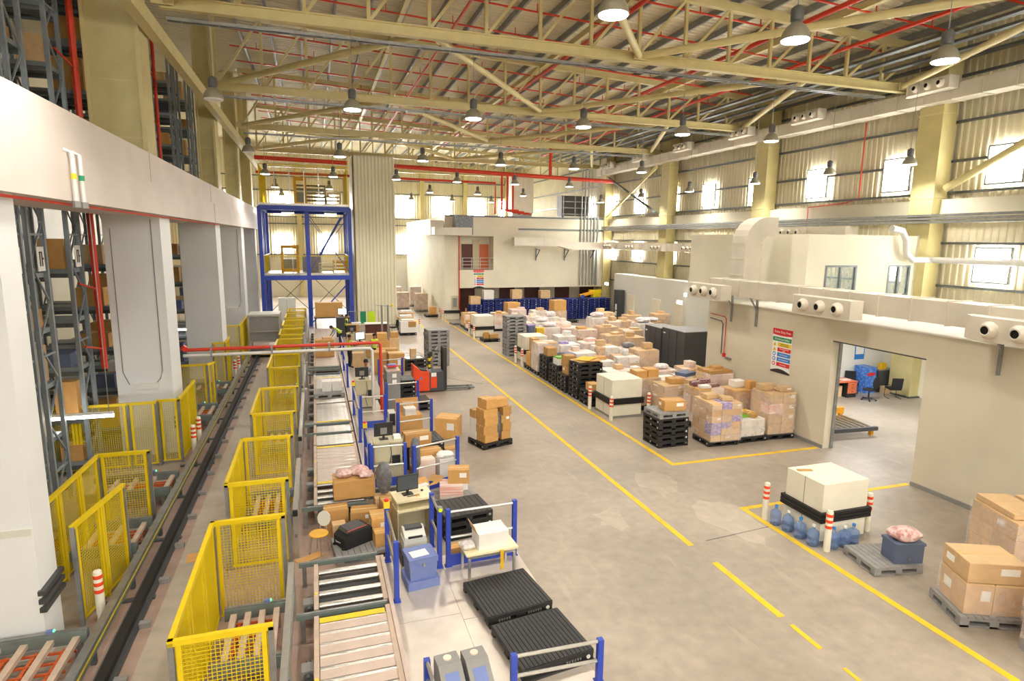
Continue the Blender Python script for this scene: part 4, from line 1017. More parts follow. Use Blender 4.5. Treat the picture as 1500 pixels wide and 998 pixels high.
for i, x in enumerate((1.62, 2.02)):
    t = thing('terminal', ['grey card terminal with a blue window, the one beside the blue gate post', 'grey card terminal with a blue window, the one beside the steel edge'][i], 'terminal', (x, 7.6, PZ), .08)
    MB().prism([(-.3, 0), (.3, 0), (.3, .7), (.05, .7), (-.3, .43)], -.17, .17, 'x').build('housing', 'mid_grey', t)
    MB().rbox(0, -.13, .55, .2, .24, .012, 0, .64).build('window', 'bin_blue', t); MB().lathe([(.06, 0), (.06, .02)], 14).build('round_badge', 'carton_pink', t, (0, .18, .7))
    MB().rbox(0, -.27, .46, .2, .08, .02, 0, .64).build('paper_slot', 'paper', t)
# --- chair, suitcase, cartons by the near station
t = thing('cafe_chair', 'metal chair with a round orange seat and clear back beside the suitcase', 'chair', (-.15, 13.35, 0), -.6)
MB().lathe([(.001, 0), (.2, 0), (.21, .02), (.2, .035), (.001, .035)], 18).build('seat', 'seat_orange', t, (0, 0, .44), smooth=True)
for a in (.7, 2.4, 3.9, 5.5): MB().tube([(.15*math.cos(a), .15*math.sin(a), .44), (.21*math.cos(a), .21*math.sin(a), 0)], .013, 6).build('leg', 'alu', t)
b = MB(); n = 10
for s in (0, .015):
    for k in range(n):
        a = 2*PI*k/n; b.v.append((.17*math.cos(a), .21+.04*math.sin(a)+s, .72+.17*math.sin(a)))
b.f = [tuple(range(n)), tuple(range(2*n-1, n-1, -1))]+[(k, n+k, n+(k+1) % n, (k+1) % n) for k in range(n)]; b.m = [0]*len(b.f)
b.build('backrest', 'cold_panel', t)
for x in (-.08, .08): MB().tube([(x, .17, .45), (x, .2, .6)], .013, 6).build('back_stay', 'alu', t)
t = thing('suitcase', 'black soft suitcase lying on the grey grid pallet', 'suitcase', (.62, 13.25, .206), .5)
MB().prism([(-.38, 0), (.38, 0), (.38, .28), (.3, .34), (-.2, .36), (-.38, .24)], -.24, .24, 'y').build('shell', 'black_cloth', t)
MB().prism([(-.3, .345), (.25, .35), (.2, .4), (-.25, .4)], -.2, .2, 'y').build('lid_pocket', 'dark_grey', t)
MB().tube([(-.3, -.2, .4), (.2, -.2, .4)], .008, 5).build('piping', 'orange_red', t); MB().tube([(-.42, -.1, .15), (-.46, 0, .17), (-.42, .1, .15)], .012, 6).build('handle', 'galv', t)
for y in (-.18, .18): MB().tube([(-.4, y-.02, .03), (-.4, y+.02, .03)], .035, 10).build('wheel', 'black_rubber', t)
pallet('g', .75, 13.15, 0, .1, 'grey grid-topped pallet under the suitcase')
CT = lambda k, x, y, z, sx, sy, sz, rz, lab: carton(k, x, y, z, sx, sy, sz, rz, lab)
CT('b', .72, 15.0, .6, 1.0, .62, .48, .02, 'big wide brown carton under the red bagged goods')
for i, (x, y, z, s) in enumerate(((.5, 15.0, 1.08, 1), (.85, 15.1, 1.08, 1.1), (1.0, 14.85, 1.08, .8))):
    blob('bagged_goods', 'bag_red', x, y, z, .42*s, .36*s, .2*s, ['red and grey bagged goods on the left of the big wide carton', 'largest red and grey bag on the big wide carton', 'small red bag by the grey sack on the big wide carton'][i], 'bag', 11+i)
blob('plastic_sack', 'bag_grey', 1.45, 14.75, .62, .36, .34, .85, 'upright crumpled grey plastic sack beside the big wide carton', 'bag', 5, rough=.45)
CT('p', 1.42, 14.7, PZ*0+.0, .45, .4, .6, .05, 'carton standing under the grey plastic sack')
CT('b', .25, 14.3, 0, .56, .4, .62, .05, 'brown carton standing behind the suitcase'); CT('bl', .9, 14.1, .3, .62, .42, .28, -.1, 'flat brown carton with a white label above the suitcase'); CT('b', .9, 14.1, 0, .6, .5, .3, -.05, 'brown carton under the flat labelled carton')
CT('p', .3, 13.85, 0, .3, .26, .42, .1, 'small brown carton wedged behind the suitcase handle'); CT('bl', 1.17, 13.45, .205, .36, .5, .5, .05, 'brown carton with torn label by the blue gate'); CT('b', 1.2, 12.98, .205, .34, .3, .32, .1, 'small brown carton at the grid pallet corner by the blue gate')
CT('b', 1.5, 14.15, 0, .4, .4, .75, .1, 'tall brown carton behind the cream desk')
o = MB().box(-.3, -.12, 0, .3, .12, .012).build('cardboard_sheet', 'carton', None, (-.35, 13.15, .007), .5); tag(o, 'flattened cardboard piece under the metal chair', 'cardboard')
# cartons and pallets behind the desk
z = stack('k', 3.2, 13.55, 3, 'black plastic pallet in the low stack behind the cream desk', 'low black stack behind the cream desk', .12)
pallet('g', 3.3, 15.1, 0, .15, 'grey pallet under the white cartons with red print')
CT('w', 2.38, 15.3, .0, .5, .42, .55, .3, 'white printed carton with open flaps behind the black stack'); CT('r', 3.25, 15.05, .205, .62, .45, .4, -.2, 'white and red fruit carton on the grey pallet'); CT('bl', 3.45, 15.05, .61, .55, .4, .38, -.25, 'brown carton with red lettering on top of the fruit carton')
CT('w', 3.55, 15.5, .205, .4, .4, .35, .1, 'small white carton behind the fruit carton')
for i, (x, y, z, a, b_) in enumerate(((2.5, 15.35, .57, .5, .4), (2.85, 15.2, .57, -.4, .9), (2.95, 15.65, .5, .3, -.7))):
    o = MB().rbox(0, 0, 0, .36, .28, .01, b_, a).build('cardboard_flap', 'carton', None, (x, y, z)); tag(o, ['upright torn cardboard flap behind the screen', 'slanting cardboard flap over the white printed carton', 'loose cardboard flap by the fruit carton'][i], 'cardboard')

# --- monitor cabinets
def cabinet(x, y, label, ml):
    t = thing('terminal_cabinet', label, 'cabinet', (x, y, PZ))
    MB().box(-.38, -.28, .05, .38, .28, 1.1).build('body', 'beige_cab', t); MB().box(-.4, -.3, 1.1, .4, .3, 1.14).build('top', 'beige_cab', t)
    MB().box(-.36, -.29, .55, .36, -.28, .56).build('door_gap', 'dark_grey', t); MB().box(-.35, -.26, 0, .35, .26, .05).build('plinth', 'dark_grey', t)
    MB().tube([(.05, -.29, 1.1), (.08, -.3, .8), (.0, -.3, .4), (.06, -.3, .1)], .008, 5).build('cable', 'black_rubber', t); MB().cbox(.2, -.31, .62, .22, .06, .25).build('scanner_box', 'black_plastic', t)
    monitor(x-.1, y, PZ+1.14, PI+.05, ml, s=1.0)
    o = MB().box(-.1, -.1, 0, .1, .1, .1).build('paper_stack', 'paper', None, (x+.26, y, PZ+1.14), .1); tag(o, 'white paper stack beside the monitor on the cabinet by %s' % ('the blue kick plate' if y < 20 else 'the grey switch cabinet'), 'paper')
cabinet(1.75, 16.6, 'beige terminal cabinet with a small black scanner box and cables', 'black monitor seen from behind on the nearer beige cabinet'); cabinet(1.72, 24.3, 'beige terminal cabinet behind the white gantry leg', 'black monitor seen from behind before the worker in grey')
t = thing('switch_cabinet', 'tall grey steel switch cabinet with two paper notices', 'cabinet', (2.8, 24.25, 0), .1)
MB().box(-.27, -.3, .1, .27, .3, 1.75).build('body', 'mid_grey', t); MB().prism([(-.3, 1.75), (.3, 1.75), (.3, 1.9), (-.3, 1.78)], -.27, .27, 'x').build('sloped_top', 'conv_plate', t)
for z in (1.25, 1.5): MB().box(-.05, -.31, z, .12, -.3, z+.16).build('notice', 'paper', t)
for x in (-.22, .2): MB().box(x-.03, -.25, 0, x+.03, .25, .1).build('foot', 'dark_grey', t)
o = thing('document_tray', 'red and blue document tray on the grey switch cabinet', 'tray', (2.8, 24.25, 1.91), .1); MB().box(-.2, -.15, 0, .2, .15, .05).build('tray_base', 'sign_red', o); MB().box(-.18, -.12, .05, .16, .12, .09).build('folder', 'bin_blue', o)
# low roller stand and stacks right of the stations
stack('k', 3.0, 18.3, 4, 'black pallet in the stack beside the paper-topped cartons', 'black stack by the paper-topped cartons', .1)
CT('bl', 2.75, 17.7, .82, .8, .45, .4, .1, 'long brown carton lying on the black pallet stack')
o = MB().box(-.18, -.12, 0, .18, .12, .01).build('paper_sheet', 'paper', None, (2.75, 18.3, .822), .1); tag(o, 'white sheet lying on the black pallet stack', 'paper')
CT('bl', 2.95, 17.2, .0, .9, .5, .8, .1, 'wide brown carton with a paper on it behind the kick plate'); CT('k', 2.85, 16.75, .0, .5, .35, .7, .1, 'pinkish white carton behind the kick plate'); CT('w', 3.42, 16.72, 0, .45, .36, .7, .15, 'white carton heaped with papers behind the kick plate')
blob('paper_heap', 'paper', 3.42, 16.72, .7, .5, .4, .16, 'heap of loose white papers on the white carton', 'paper', 21)
blob('plastic_sack', 'bag_grey', 2.5, 16.35, PZ*0+.55, .28, .26, .95, 'long grey plastic sack hanging on the blue gate post', 'bag', 6, rough=.4)
t = thing('open_carton', 'tall open brown carton holding a white box behind the blue gate', 'box', (3.05, 21.3, 0), .1)
MB().box(-.42, -.3, 0, .42, .3, .75).build('body', 'carton', t); MB().rbox(0, .3, .75, .84, .012, .5, 0, -.1).build('flap', 'carton', t); MB().rbox(0, .12, .75, .4, .012, .42, 0, -.1).build('flap', 'carton_pale', t)
MB().box(-.2, -.25, .75, .2, .1, 1.0).build('white_box', 'carton_white', t)
CT('bl', 4.35, 20.6, 0, .8, .7, .75, -.5, 'tilted brown carton beside the open carton on the lane side'); CT('b', 4.15, 19.3, 0, .5, .4, .06, .2, 'flattened carton on the floor beside the black pallet stack')
t = thing('computer_tower', 'black and grey computer tower beside the open carton', 'computer', (2.45, 21.6, PZ)); MB().box(-.12, -.25, 0, .12, .25, .5).build('case', 'cold_panel', t); MB().box(-.1, -.26, .03, .1, -.25, .47).build('front', 'black_plastic', t)
z = stack('k', 3.3, 25.9, 5, 'black pallet in the stack behind the grey switch cabinet', 'black stack behind the switch cabinet', .05)
o = MB().box(-.2, -.15, 0, .2, .15, .14).box(-.17, -.12, .14, .17, .12, .145, 1).build('parts_bin', ['blue_steel', 'black_plastic'], None, (2.85, 26, z), .1); tag(o, 'small blue parts bin on the black pallet stack behind the switch cabinet', 'bin')
stack('k', 3.75, 24.6, 2, 'black pallet in the short stack in front of the orange stacker', 'short black stack by the orange stacker', .05)
# grey pallet with white cartons on the deck
pallet('g', .38, 25.6, DZ+.022, 0, 'grey pallet riding on the roller deck under two white cartons')
CT('w', .28, 25.7, DZ+.225, .38, .5, .42, 0, 'white carton on the deck pallet, on the cage side'); CT('w', .68, 25.7, DZ+.225, .38, .5, .42, 0, 'white carton on the deck pallet, on the walkway side')
CT('b', .35, 34.6, DZ+.02, 1.0, .8, .95, 0, 'big brown carton on the deck before the bending worker'); CT('p', .5, 34.6, DZ+.97, .5, .5, .12, .1, 'flat carton lid on the big brown deck carton')
CT('w', .1, 37.8, DZ+.02, .9, .9, .12, 0, 'bright white sheet pack on the far deck'); 
# ================================================================ blue platform, storage area, lane side
# --- blue steel platform
t = thing('steel_platform', 'tall blue steel platform with two railed decks at the far end', 'platform', (0, 0, 0))
YA, YC = 50.5, 57.5
for x in (-3.85, -.45, 2.75):
    for y in (YA, YC): MB().box(x-.15, y-.15, 0, x+.15, y+.15, 9.3).build('post', 'blue_steel', t)
for y in (52.5, 54.5):
    for x in (-3.85, 2.75): MB().box(x-.1, y-.1, 0, x+.1, y+.1, 9.1).build('post', 'blue_steel', t)
for z in (3.9, 9.25):
    MB().box(-3.85, YA-.12, z-.2, 2.75, YA+.12, z+.15).build('edge_beam', 'blue_steel', t); MB().box(-3.85, YC-.12, z-.2, 2.75, YC+.12, z+.15).build('edge_beam', 'blue_steel', t)
    for x in (-3.85, -.45, 2.75): MB().box(x-.1, YA+.12, z-.2, x+.1, YC-.12, z+.12).build('side_beam', 'blue_steel', t)
    MB().box(-3.85, YA-.1, z+.15, 2.75, YC+.1, z+.2).build('deck_plate', 'galv', t)
    H = 1.5 if z < 5 else 3.0
    for k in range(7):
        x = -3.75+k*6.4/6
        MB().box(x-.03, YA-.09, z+.2, x+.03, YA-.03, z+.2+H).build('rail_post', 'alu' if 0 < k < 6 else 'yellow', t)
    MB().box(-3.8, YA-.1, z+.2+H-.06, 2.7, YA-.03, z+.2+H).build('top_rail', 'yellow', t); MB().box(-3.8, YA-.1, z+.2, 2.7, YA-.05, z+.34).build('toe_board', 'alu', t)
    me = wire_mesh(6.4, H-.2, .12, .012)
    put(me, 'wire_mesh', t, (-3.78, YA-.06, z+.3))
    for x in (-3.75, 2.65):
        put(wire_mesh(6.6, H-.2, .12, .014), 'wire_mesh', t, (x, YA, z+.3), PI/2); MB().box(x-.03, YA, z+.2+H-.06, x+.03, YC, z+.2+H).build('top_rail', 'yellow', t)
for (a, b) in (((-.3, 8.9), (2.6, 4.6)), ((-.3, 4.6), (2.6, 8.9)), ((-.3, .6), (2.6, 3.6)), ((-.3, 3.6), (2.6, .6)), ((-3.7, 3.6), (-.6, .6)), ((-3.7, .6), (-.6, 3.6))):
    MB().bar((a[0], YC-.1, a[1]), (b[0], YC-.1, b[1]), .05).build('tie_rod', 'dark_grey', t)
MB().bar((-.4, YA, 4.4), (2.6, YA, 8.6), .05).build('tie_rod', 'blue_steel', t); MB().bar((-.4, YA, 8.6), (2.6, YA, 4.4), .05).build('tie_rod', 'blue_steel', t); MB().bar((-.3, YA+.2, .3), (2.6, YA+.2, 3.5), .1).build('diagonal', 'blue_steel', t); MB().bar((-.2, YC-.3, 4.3), (2.4, YC-.3, 8.8), .2).build('diagonal', 'blue_steel', t)
for i, (x, z) in enumerate(((-1.9, 8.85), (1.4, 8.85))):
    o = MB().box(-.5, -.1, 0, .5, .1, .1).box(-.45, -.08, -.02, .45, .08, 0, 1).build('deck_light', ['white_plastic', 'tube_lit'], None, (x, 53, z+.1)); tag(o, 'lit strip lamp under the top deck over the %s' % ('yellow lift machine' if i == 0 else 'stacked yellow conveyor frames'), 'lamp')
def frame_machine(x, y, z, m, label, cols=2, h=2.0, w=1.2):
    o = thing('lift_machine', label, 'machine', (x, y, z))
    for xx in (-w/2, w/2): MB().box(xx-.1, -.1, 0, xx+.1, .1, h).build('mast', m, o)
    MB().box(-w/2-.1, -.12, h-.3, w/2+.1, .12, h).build('head', m, o); MB().box(-w/2, -.3, .1, w/2, .3, .4).build('base', m, o); MB().box(-w/2+.1, -.15, .4, w/2-.1, .2, h*.5).build('carriage', 'galv_dark', o)
    for k in range(3): MB().box(-w/2, -.05, .5+k*.4, w/2, .05, .56+k*.4).build('rung', 'galv', o)
frame_machine(-1.9, 53, 4.1, 'orange_frame', 'yellow lift machine standing on the middle platform deck', h=2.3)
frame_machine(-.9, 53.5, 9.45, 'orange_frame', 'yellow lift mast on the top platform deck', h=2.4, w=.8)
for i, (x, y, z, w, h, m) in enumerate(((.9, 52.2, 4.1, 1.2, .8, 'beige_cab'), (2.0, 53.5, 4.1, 1.1, 1.0, 'orange_frame'), (-.1, 54.5, 9.45, 2.4, 1.8, 'dark_grey'), (1.7, 54, 9.45, 1.2, 1.3, 'beige_cab'))):
    o = thing('conveyor_frame', ['low beige conveyor frame on the middle deck', 'stacked yellow conveyor frames on the middle deck', 'dark slatted lift car on the top deck', 'beige slatted frame on the top deck'][i], 'machine', (x, y, z))
    for xx in (-w/2+.05, w/2-.05):
        for yy in (-.4, .4): MB().box(xx-.05, yy-.05, 0, xx+.05, yy+.05, h).build('leg', m, o)
    for k in range(int(h/.3)): MB().box(-w/2, -.42, .2+k*.3, w/2, -.36, .36+k*.3).build('slat', m, o)
    MB().box(-w/2, -.45, h, w/2, .45, h+.06).build('top', m, o)
o = MB().box(-.8, -.03, 0, .8, .03, 1.3).build('blue_board', 'bin_blue', None, (-.2, 55.5, 4.1)); tag(o, 'plain blue board leaning on the middle platform deck', 'board')
o = thing('control_cabinet', 'pale blue control cabinet under the platform by the yellow cages', 'cabinet', (-2.1, 48.6, 0)); MB().box(-.6, -.35, .1, .6, .35, 2.5).build('body', 'cold_panel', o); MB().box(-.02, -.36, .2, .0, -.35, 2.4).build('door_gap', 'mid_grey', o); MB().box(-.6, -.35, 0, .6, .35, .1).build('plinth', 'dark_grey', o)
# --- corrugated shaft
t = thing('lift_shaft', 'tall cream corrugated sheet shaft beside the blue platform', 'shaft', (3.05, 50.2, 0))
corr(0, 3.25, .27, .04, lambda p, d, e: (p, -d, 13.4*e)).build('front_sheet', 'panel_sheet', t)
corr(0, 5, .27, .04, lambda p, d, e: (3.25+d, p, 13.4*e)).build('side_sheet', 'panel_sheet', t)
MB().box(0, 0, 13.35, 3.25, 5, 13.4).build('cap', 'panel_sheet', t); MB().box(0.02, .0, 0, .1, 5, 13.3).build('rear_sheet', 'panel_sheet', t)

# --- loads: pallet, cartons, film
def wrap_mesh(w, d, h, seed, m='stretch_film'):
    rr = random.Random(seed); b = MB(); n = 5; k = 5; rings = []
    per = []
    for i in range(n): per.append((-w/2+w*i/n, -d/2))
    for i in range(n): per.append((w/2, -d/2+d*i/n))
    for i in range(n): per.append((w/2-w*i/n, d/2))
    for i in range(n): per.append((-w/2, d/2-d*i/n))
    N = len(per); vs = []
    for j in range(k+1):
        for x, y in per: q = 1.015+rr.uniform(0, .02); vs.append((x*q, y*q, h*j/k+rr.uniform(-.01, .01)*(0 < j < k)))
    fs = [(j*N+i, j*N+(i+1) % N, (j+1)*N+(i+1) % N, (j+1)*N+i) for j in range(k) for i in range(N)]
    return b.add(vs, fs).mesh('stretch_film', m, True)
def load(x, y, label, pal='k', nx=2, ny=2, nz=4, h=1.3, w=1.14, d=.96, kinds='b', wrap='stretch_film', rz=0, top=(), group=None, seed=None, loose=.0):
    rr = random.Random(seed if seed is not None else int(x*100+y*7))
    t = thing('pallet_load', label, 'pallet load', (x, y, 0), rz, group)
    put(PM[pal], 'pallet', t)
    cz = .205; hz_ = h/nz
    for k in range(nz):
        for i in range(nx):
            for j in range(ny):
                if nx > 2 and ny > 2 and 0 < i < nx-1 and 0 < j < ny-1 and k < nz-1: continue
                if k == nz-1 and rr.random() < loose: continue
                kd = rr.choice(kinds); g = .012
                hh = hz_-.006
                put(CM[kd], 'carton', t, (-w/2+w/nx*(i+.5)+rr.uniform(-.008, .008), -d/2+d/ny*(j+.5)+rr.uniform(-.008, .008), cz+k*hz_), rr.uniform(-.015, .015), (w/nx-g, d/ny-g, hh))
    for q, (kd, tx, ty, sx, sy, sz, r) in enumerate(top): put(CM[kd], 'top_carton', t, (tx, ty, cz+h+.005), r, (sx, sy, sz))
    if wrap: put(wrap_mesh(w+.02, d+.02, h*.98, int(x*31+y), wrap), 'stretch_film', t, (0, 0, .19))
    return t
# plinths with rubber bumpers
def plinth(x, y, label, sx=1.35, sy=1.4, h=1.55):
    t = thing('column_plinth', label, 'plinth', (x, y, 0))
    MB().box(-sx/2, -sy/2, .08, sx/2, sy/2, h).build('block', 'plinth', t); MB().box(-sx/2-.02, -sy/2-.02, 0, sx/2+.02, sy/2+.02, .08).build('foot', 'mid_grey', t)
    for k in range(3):
        z = .56+k*.085
        MB().box(-sx/2-.08, -sy/2-.08, z, sx/2+.08, -sy/2, z+.07).build('bumper', 'black_rubber', t); MB().box(-sx/2-.08, sy/2, z, sx/2+.08, sy/2+.08, z+.07).build('bumper', 'black_rubber', t)
        MB().box(-sx/2-.08, -sy/2, z, -sx/2, sy/2, z+.07).build('bumper', 'black_rubber', t); MB().box(sx/2, -sy/2, z, sx/2+.08, sy/2, z+.07).build('bumper', 'black_rubber', t)
    MB().box(-sx/2-.002, -.01, .1, -sx/2, .01, h).build('joint', 'mid_grey', t)
    return t
plinth(11.72, 10.95, 'white block plinth with a black bumper ringed by blue water bottles', 1.35, 1.15, 1.48); plinth(11.72, 21.7, 'white block plinth with a black bumper next to the black pallet stacks')
plinth(11.95, 32.85, 'white block plinth beside the tall grey pallet stack'); plinth(11.55, 42.6, 'white block plinth far along the lane near the office block')
o = MB().box(-.18, -.05, 0, .18, .05, .02).build('cardboard_sheet', 'carton', None, (11.3, 11.25, 1.482), -.3); tag(o, 'strip of cardboard on top of the bottle-ringed plinth', 'cardboard')
for x, y, l in ((10.75, 11.85, 'orange banded bollard on the doorway side of the water bottles'), (11.0, 10.1, 'orange banded bollard in front of the water bottles'), (12.75, 10.6, 'orange banded bollard beside the pallet with the slate box'),
                (10.82, 22.5, 'orange banded bollard by the half-height black pallet stack'), (10.92, 20.75, 'orange banded bollard at the lane corner of the plinth with the long bumper'), (12.65, 20.85, 'orange banded bollard behind the stack with one carton on top'),
                (10.85, 32.6, 'orange banded bollard at the plinth by the grey stack, rear one'), (10.9, 31.6, 'orange banded bollard at the plinth by the grey stack, front one'),
                (10.68, 43.0, 'orange banded bollard at the far lane plinth, rear one'), (10.68, 41.6, 'orange banded bollard at the far lane plinth, front one'), (12.6, 43.5, 'orange banded bollard on the storage side of the far lane plinth'),
                (10.5, 53.4, 'orange banded bollard at the office corner, rear one'), (10.5, 51.9, 'orange banded bollard at the office corner, front one'), (7.5, 46.0, 'orange banded bollard beside the black racks near the shaft'), (12.6, 51.9, 'orange banded bollard beside the blue pallets at the office wall')):
    bollard(x, y, l)
# water bottles
BOT = MB().lathe([(.12, 0), (.135, .03), (.135, .14), (.125, .16), (.135, .18), (.135, .3), (.12, .35), (.05, .4), (.035, .42), (.035, .47)], 16).mesh('bottle_body', 'bottle_blue', True)
CAPM = MB().lathe([(.04, 0), (.04, .05), (.03, .055)], 12).mesh('bottle_cap', 'sign_blue', True); CAPW = MB().lathe([(.04, 0), (.04, .05), (.03, .055)], 12).mesh('bottle_cap', 'white_plastic', True)
for i, (x, y) in enumerate(((10.82, 11.55), (10.86, 11.18), (10.88, 10.8), (10.9, 10.42), (11.25, 10.18), (11.55, 10.15), (11.85, 10.18), (12.62, 11.2), (12.62, 11.55))):
    b = thing('water_bottle', 'blue water cooler bottle standing around the plinth', 'bottle', (x, y, 0), 0, 'water bottles round the plinth')
    put(BOT, 'bottle_body', b); put(CAPM if i % 2 == 0 else CAPW, 'bottle_cap', b, (0, 0, .46))
# near right loads
pallet('g', 11.75, 9.3, 0, -.18, 'grey grid pallet under the slate storage box', sc=(.95, 1, 1))
t = thing('storage_box', 'slate grey storage box full of wrapped goods on the grid pallet', 'box', (12.0, 9.05, .205), -.25)
MB().box(-.32, -.22, 0, .32, .22, .42).build('body', 'bin_slate', t); MB().box(-.34, -.24, .4, .34, .24, .46).build('rim', 'bin_slate', t); blob('wrapped_goods', 'bag_red', 0, 0, .44, .62, .44, .3, '', '', 31, parent=t); MB().cbox(0, -.225, .12, .06, .02, .05).build('latch', 'galv', t)
load(11.9, 7.35, 'shrink-wrapped pallet of brown cartons with a white notice beside the slate box', 'g', 2, 1, 1, .62, 1.0, .8, ['pl', 'p'], 'stretch_film', -.42, (('pl', 0, 0, 1.0, .78, .4, 0),), seed=2)
load(12.0, 5.75, 'tall wrapped pallet of brown cartons on a grey pallet at the lane edge', 'g', 2, 2, 4, 1.45, 1.15, .95, ['pl', 'bl'], 'stretch_film', -.3, seed=3)
load(14.5, 8.2, 'wide wrapped pallet of big cartons with an open top box against the partition', 'k', 2, 2, 3, 1.15, 1.5, 1.3, ['p', 'pl'], 'stretch_film', -.35, (('p', -.35, .1, .7, 1.1, .12, 0), ('p', .45, .4, .6, .5, .1, 0)), seed=4)
# loads by the doorway
z = stack('k', 11.55, 17.85, 5, 'black pallet in the stack under the grey pallet and single carton', 'black stack with one carton on top', .02)
z = stack('g', 11.55, 17.85, 1, 'grey pallet lying on top of the five black pallets', None, .02, z+.004)
CT('bl', 11.7, 17.75, z+.003, .8, .5, .36, -.1, 'brown carton with two labels alone on the grey topped stack')
load(13.35, 17.45, 'wrapped load of brown and purple cartons beside the black stack', 'k', 3, 3, 6, 1.35, 1.16, 1.2, ['b', 'p', 'u', 'pl', 'p'], 'stretch_film', -.05, (('p', -.2, .2, .5, .35, .16, .1), ('p', .2, -.2, .4, .3, .12, -.2)), seed=8)
load(14.62, 17.5, 'low white wrapped load with green and yellow boxes on top', 'k', 2, 2, 2, .62, 1.0, .9, ['w'], 'stretch_film', 0, (('g', -.2, .1, .45, .6, .08, .1), ('y', .22, .25, .4, .4, .1, 0), ('b', .1, -.1, .3, .5, .14, .5)), seed=9)
load(15.82, 17.5, 'tall wrapped load with red-striped cartons against the partition wall', 'k', 2, 2, 4, 1.5, 1.1, 1.0, ['p', 'pl', 'r', 'p'], 'stretch_film', -.04, (('p', -.2, .2, .6, .4, .2, .1), ('pl', .25, -.1, .5, .45, .15, 0)), seed=10)
load(14.1, 19.3, 'wrapped load topped with maroon packets behind the purple load', 'k', 2, 2, 4, 1.35, kinds=['p', 'k', 'b'], seed=11, top=(('m', -.3, .1, .4, .3, .16, .2), ('m', .1, .2, .4, .3, .2, 0), ('m', .2, -.2, .5, .3, .1, .1), ('w', -.2, -.3, .4, .3, .1, 0)))
load(15.7, 19.2, 'wrapped load with small white boxes on top near the wall', 'k', 2, 2, 3, 1.2, kinds=['p', 'b'], seed=12, top=(('w', 0, .2, .5, .4, .25, 0), ('b', .3, -.2, .3, .3, .3, 0)))
load(13.45, 20.6, 'wrapped stack of flat tan cartons behind the plinth corner bollard', 'k', 1, 1, 6, 1.2, kinds=['p', 'pl'], seed=13, top=(('b', .2, 0, .6, .5, .2, 0),))
load(13.15, 22.2, 'wrapped load with two brown cartons on top beside the plinth', 'k', 2, 2, 3, 1.15, kinds=['p', 'k'], seed=14, top=(('b', -.25, 0, .5, .6, .28, 0), ('b', .3, 0, .5, .6, .32, 0)))
load(14.6, 21.0, 'wrapped load with a low white and tan top in the storage middle', 'k', 2, 2, 3, .95, kinds=['k', 'w', 'p'], seed=15, top=(('p', .2, .1, .6, .4, .2, .3),))
load(15.83, 21.0, 'wrapped load with a wide flat brown lid near the wall end', 'k', 2, 2, 3, 1.45, kinds=['p', 'k'], seed=16, top=(('b', 0, 0, 1.1, .9, .12, 0), ('b', .1, .1, .4, .4, .22, .1)))
load(14.5, 22.7, 'wrapped load of pinkish parcels under clear film behind the brown topped pair', 'k', 3, 2, 3, .9, kinds=['k', 'w', 'r'], wrap='film_heavy', seed=17)
load(16.05, 23.25, 'low wrapped load with an open dark tray on top near the partition corner', 'k', 2, 2, 2, .8, kinds=['p', 'k'], wrap='film_heavy', seed=18, top=(('s', -.1, 0, .8, .6, .15, .4), ('b', .4, .3, .3, .3, .15, 0)))
# black stacks along the lane
z = stack('k', 11.5, 23.25, 3, 'black pallet in the half-height stack by the bollard', 'half-height black stack by the bollard'); CT('b', 11.25, 23.15, z, .4, .6, .34, 0, 'brown carton on the half-height stack, lane side'); CT('bl', 11.75, 23.1, z, .45, .55, .32, 0, 'brown carton on the half-height stack, plinth side'); CT('u', 11.9, 23.5, z, .3, .25, .36, .2, 'small purple printed carton on the half-height stack')
z = stack('k', 11.5, 24.5, 8, 'black pallet in the tallest stack under loose flat cardboard', 'tallest black stack under flat cardboard')
for i, (dx, dy, a, m) in enumerate(((0, 0, .1, 'carton'), (-.1, .1, .4, 'carton_pale'), (.15, -.05, -.2, 'carton'), (.05, .1, .7, 'carton_yellow'))):
    o = MB().box(-.5, -.36, 0, .5, .36, .012).build('cardboard_sheet', m, None, (11.5+dx, 24.5+dy, z+.006+i*.03), a); o.rotation_euler.x = .03*(i % 2)*(1 if i < 2 else -1); tag(o, ['lowest flat cardboard on the tallest black stack', 'pale flat cardboard askew on the tallest black stack', 'flat cardboard overhanging the storage side of the tallest stack', 'yellow card topmost on the tallest black stack'][i], 'cardboard')
z = stack('k', 11.45, 25.75, 4, 'black pallet in the low stack under two stacked marked cartons', 'low black stack with marked cartons'); CT('bl', 11.25, 25.7, z, .5, .6, .4, 0, 'lower brown marked carton on the low black stack'); CT('b', 11.2, 25.7, z+.4, .5, .6, .5, .05, 'upper brown carton with dark marks on the low black stack')
z = stack('k', 11.5, 27.0, 5, 'black pallet in the stack carrying a green and white pack', 'black stack with the green pack'); CT('w', 11.3, 26.95, z, .55, .6, .3, 0, 'white pack on the black stack next to the green pack'); CT('g', 11.3, 26.95, z+.3, .5, .55, .08, .05, 'green lid pack on the white pack'); CT('n', 11.8, 27.1, z, .45, .5, .5, 0, 'blue crate on the black stack next to the green pack')
z = stack('k', 11.5, 28.3, 6, 'black pallet in the stack under a single plain carton', 'black stack with a plain carton'); CT('b', 11.25, 28.2, z, .5, .6, .42, 0, 'plain brown carton on the black lane stack')
load(11.5, 29.6, 'narrow tall wrapped load of pale cartons between the black stacks and the single carton column', 'k', 2, 2, 5, 1.5, kinds=['k', 'p', 'w'], wrap='film_heavy', seed=20)
pallet('k', 11.5, 30.75, 0, 0, 'black pallet under the brown carton column'); CT('b', 11.2, 30.7, .205, .5, .7, .75, 0, 'lower brown carton of the column on the black pallet'); CT('b', 11.3, 30.75, .96, .35, .6, .75, 0, 'upper narrow brown carton of the column on the black pallet')
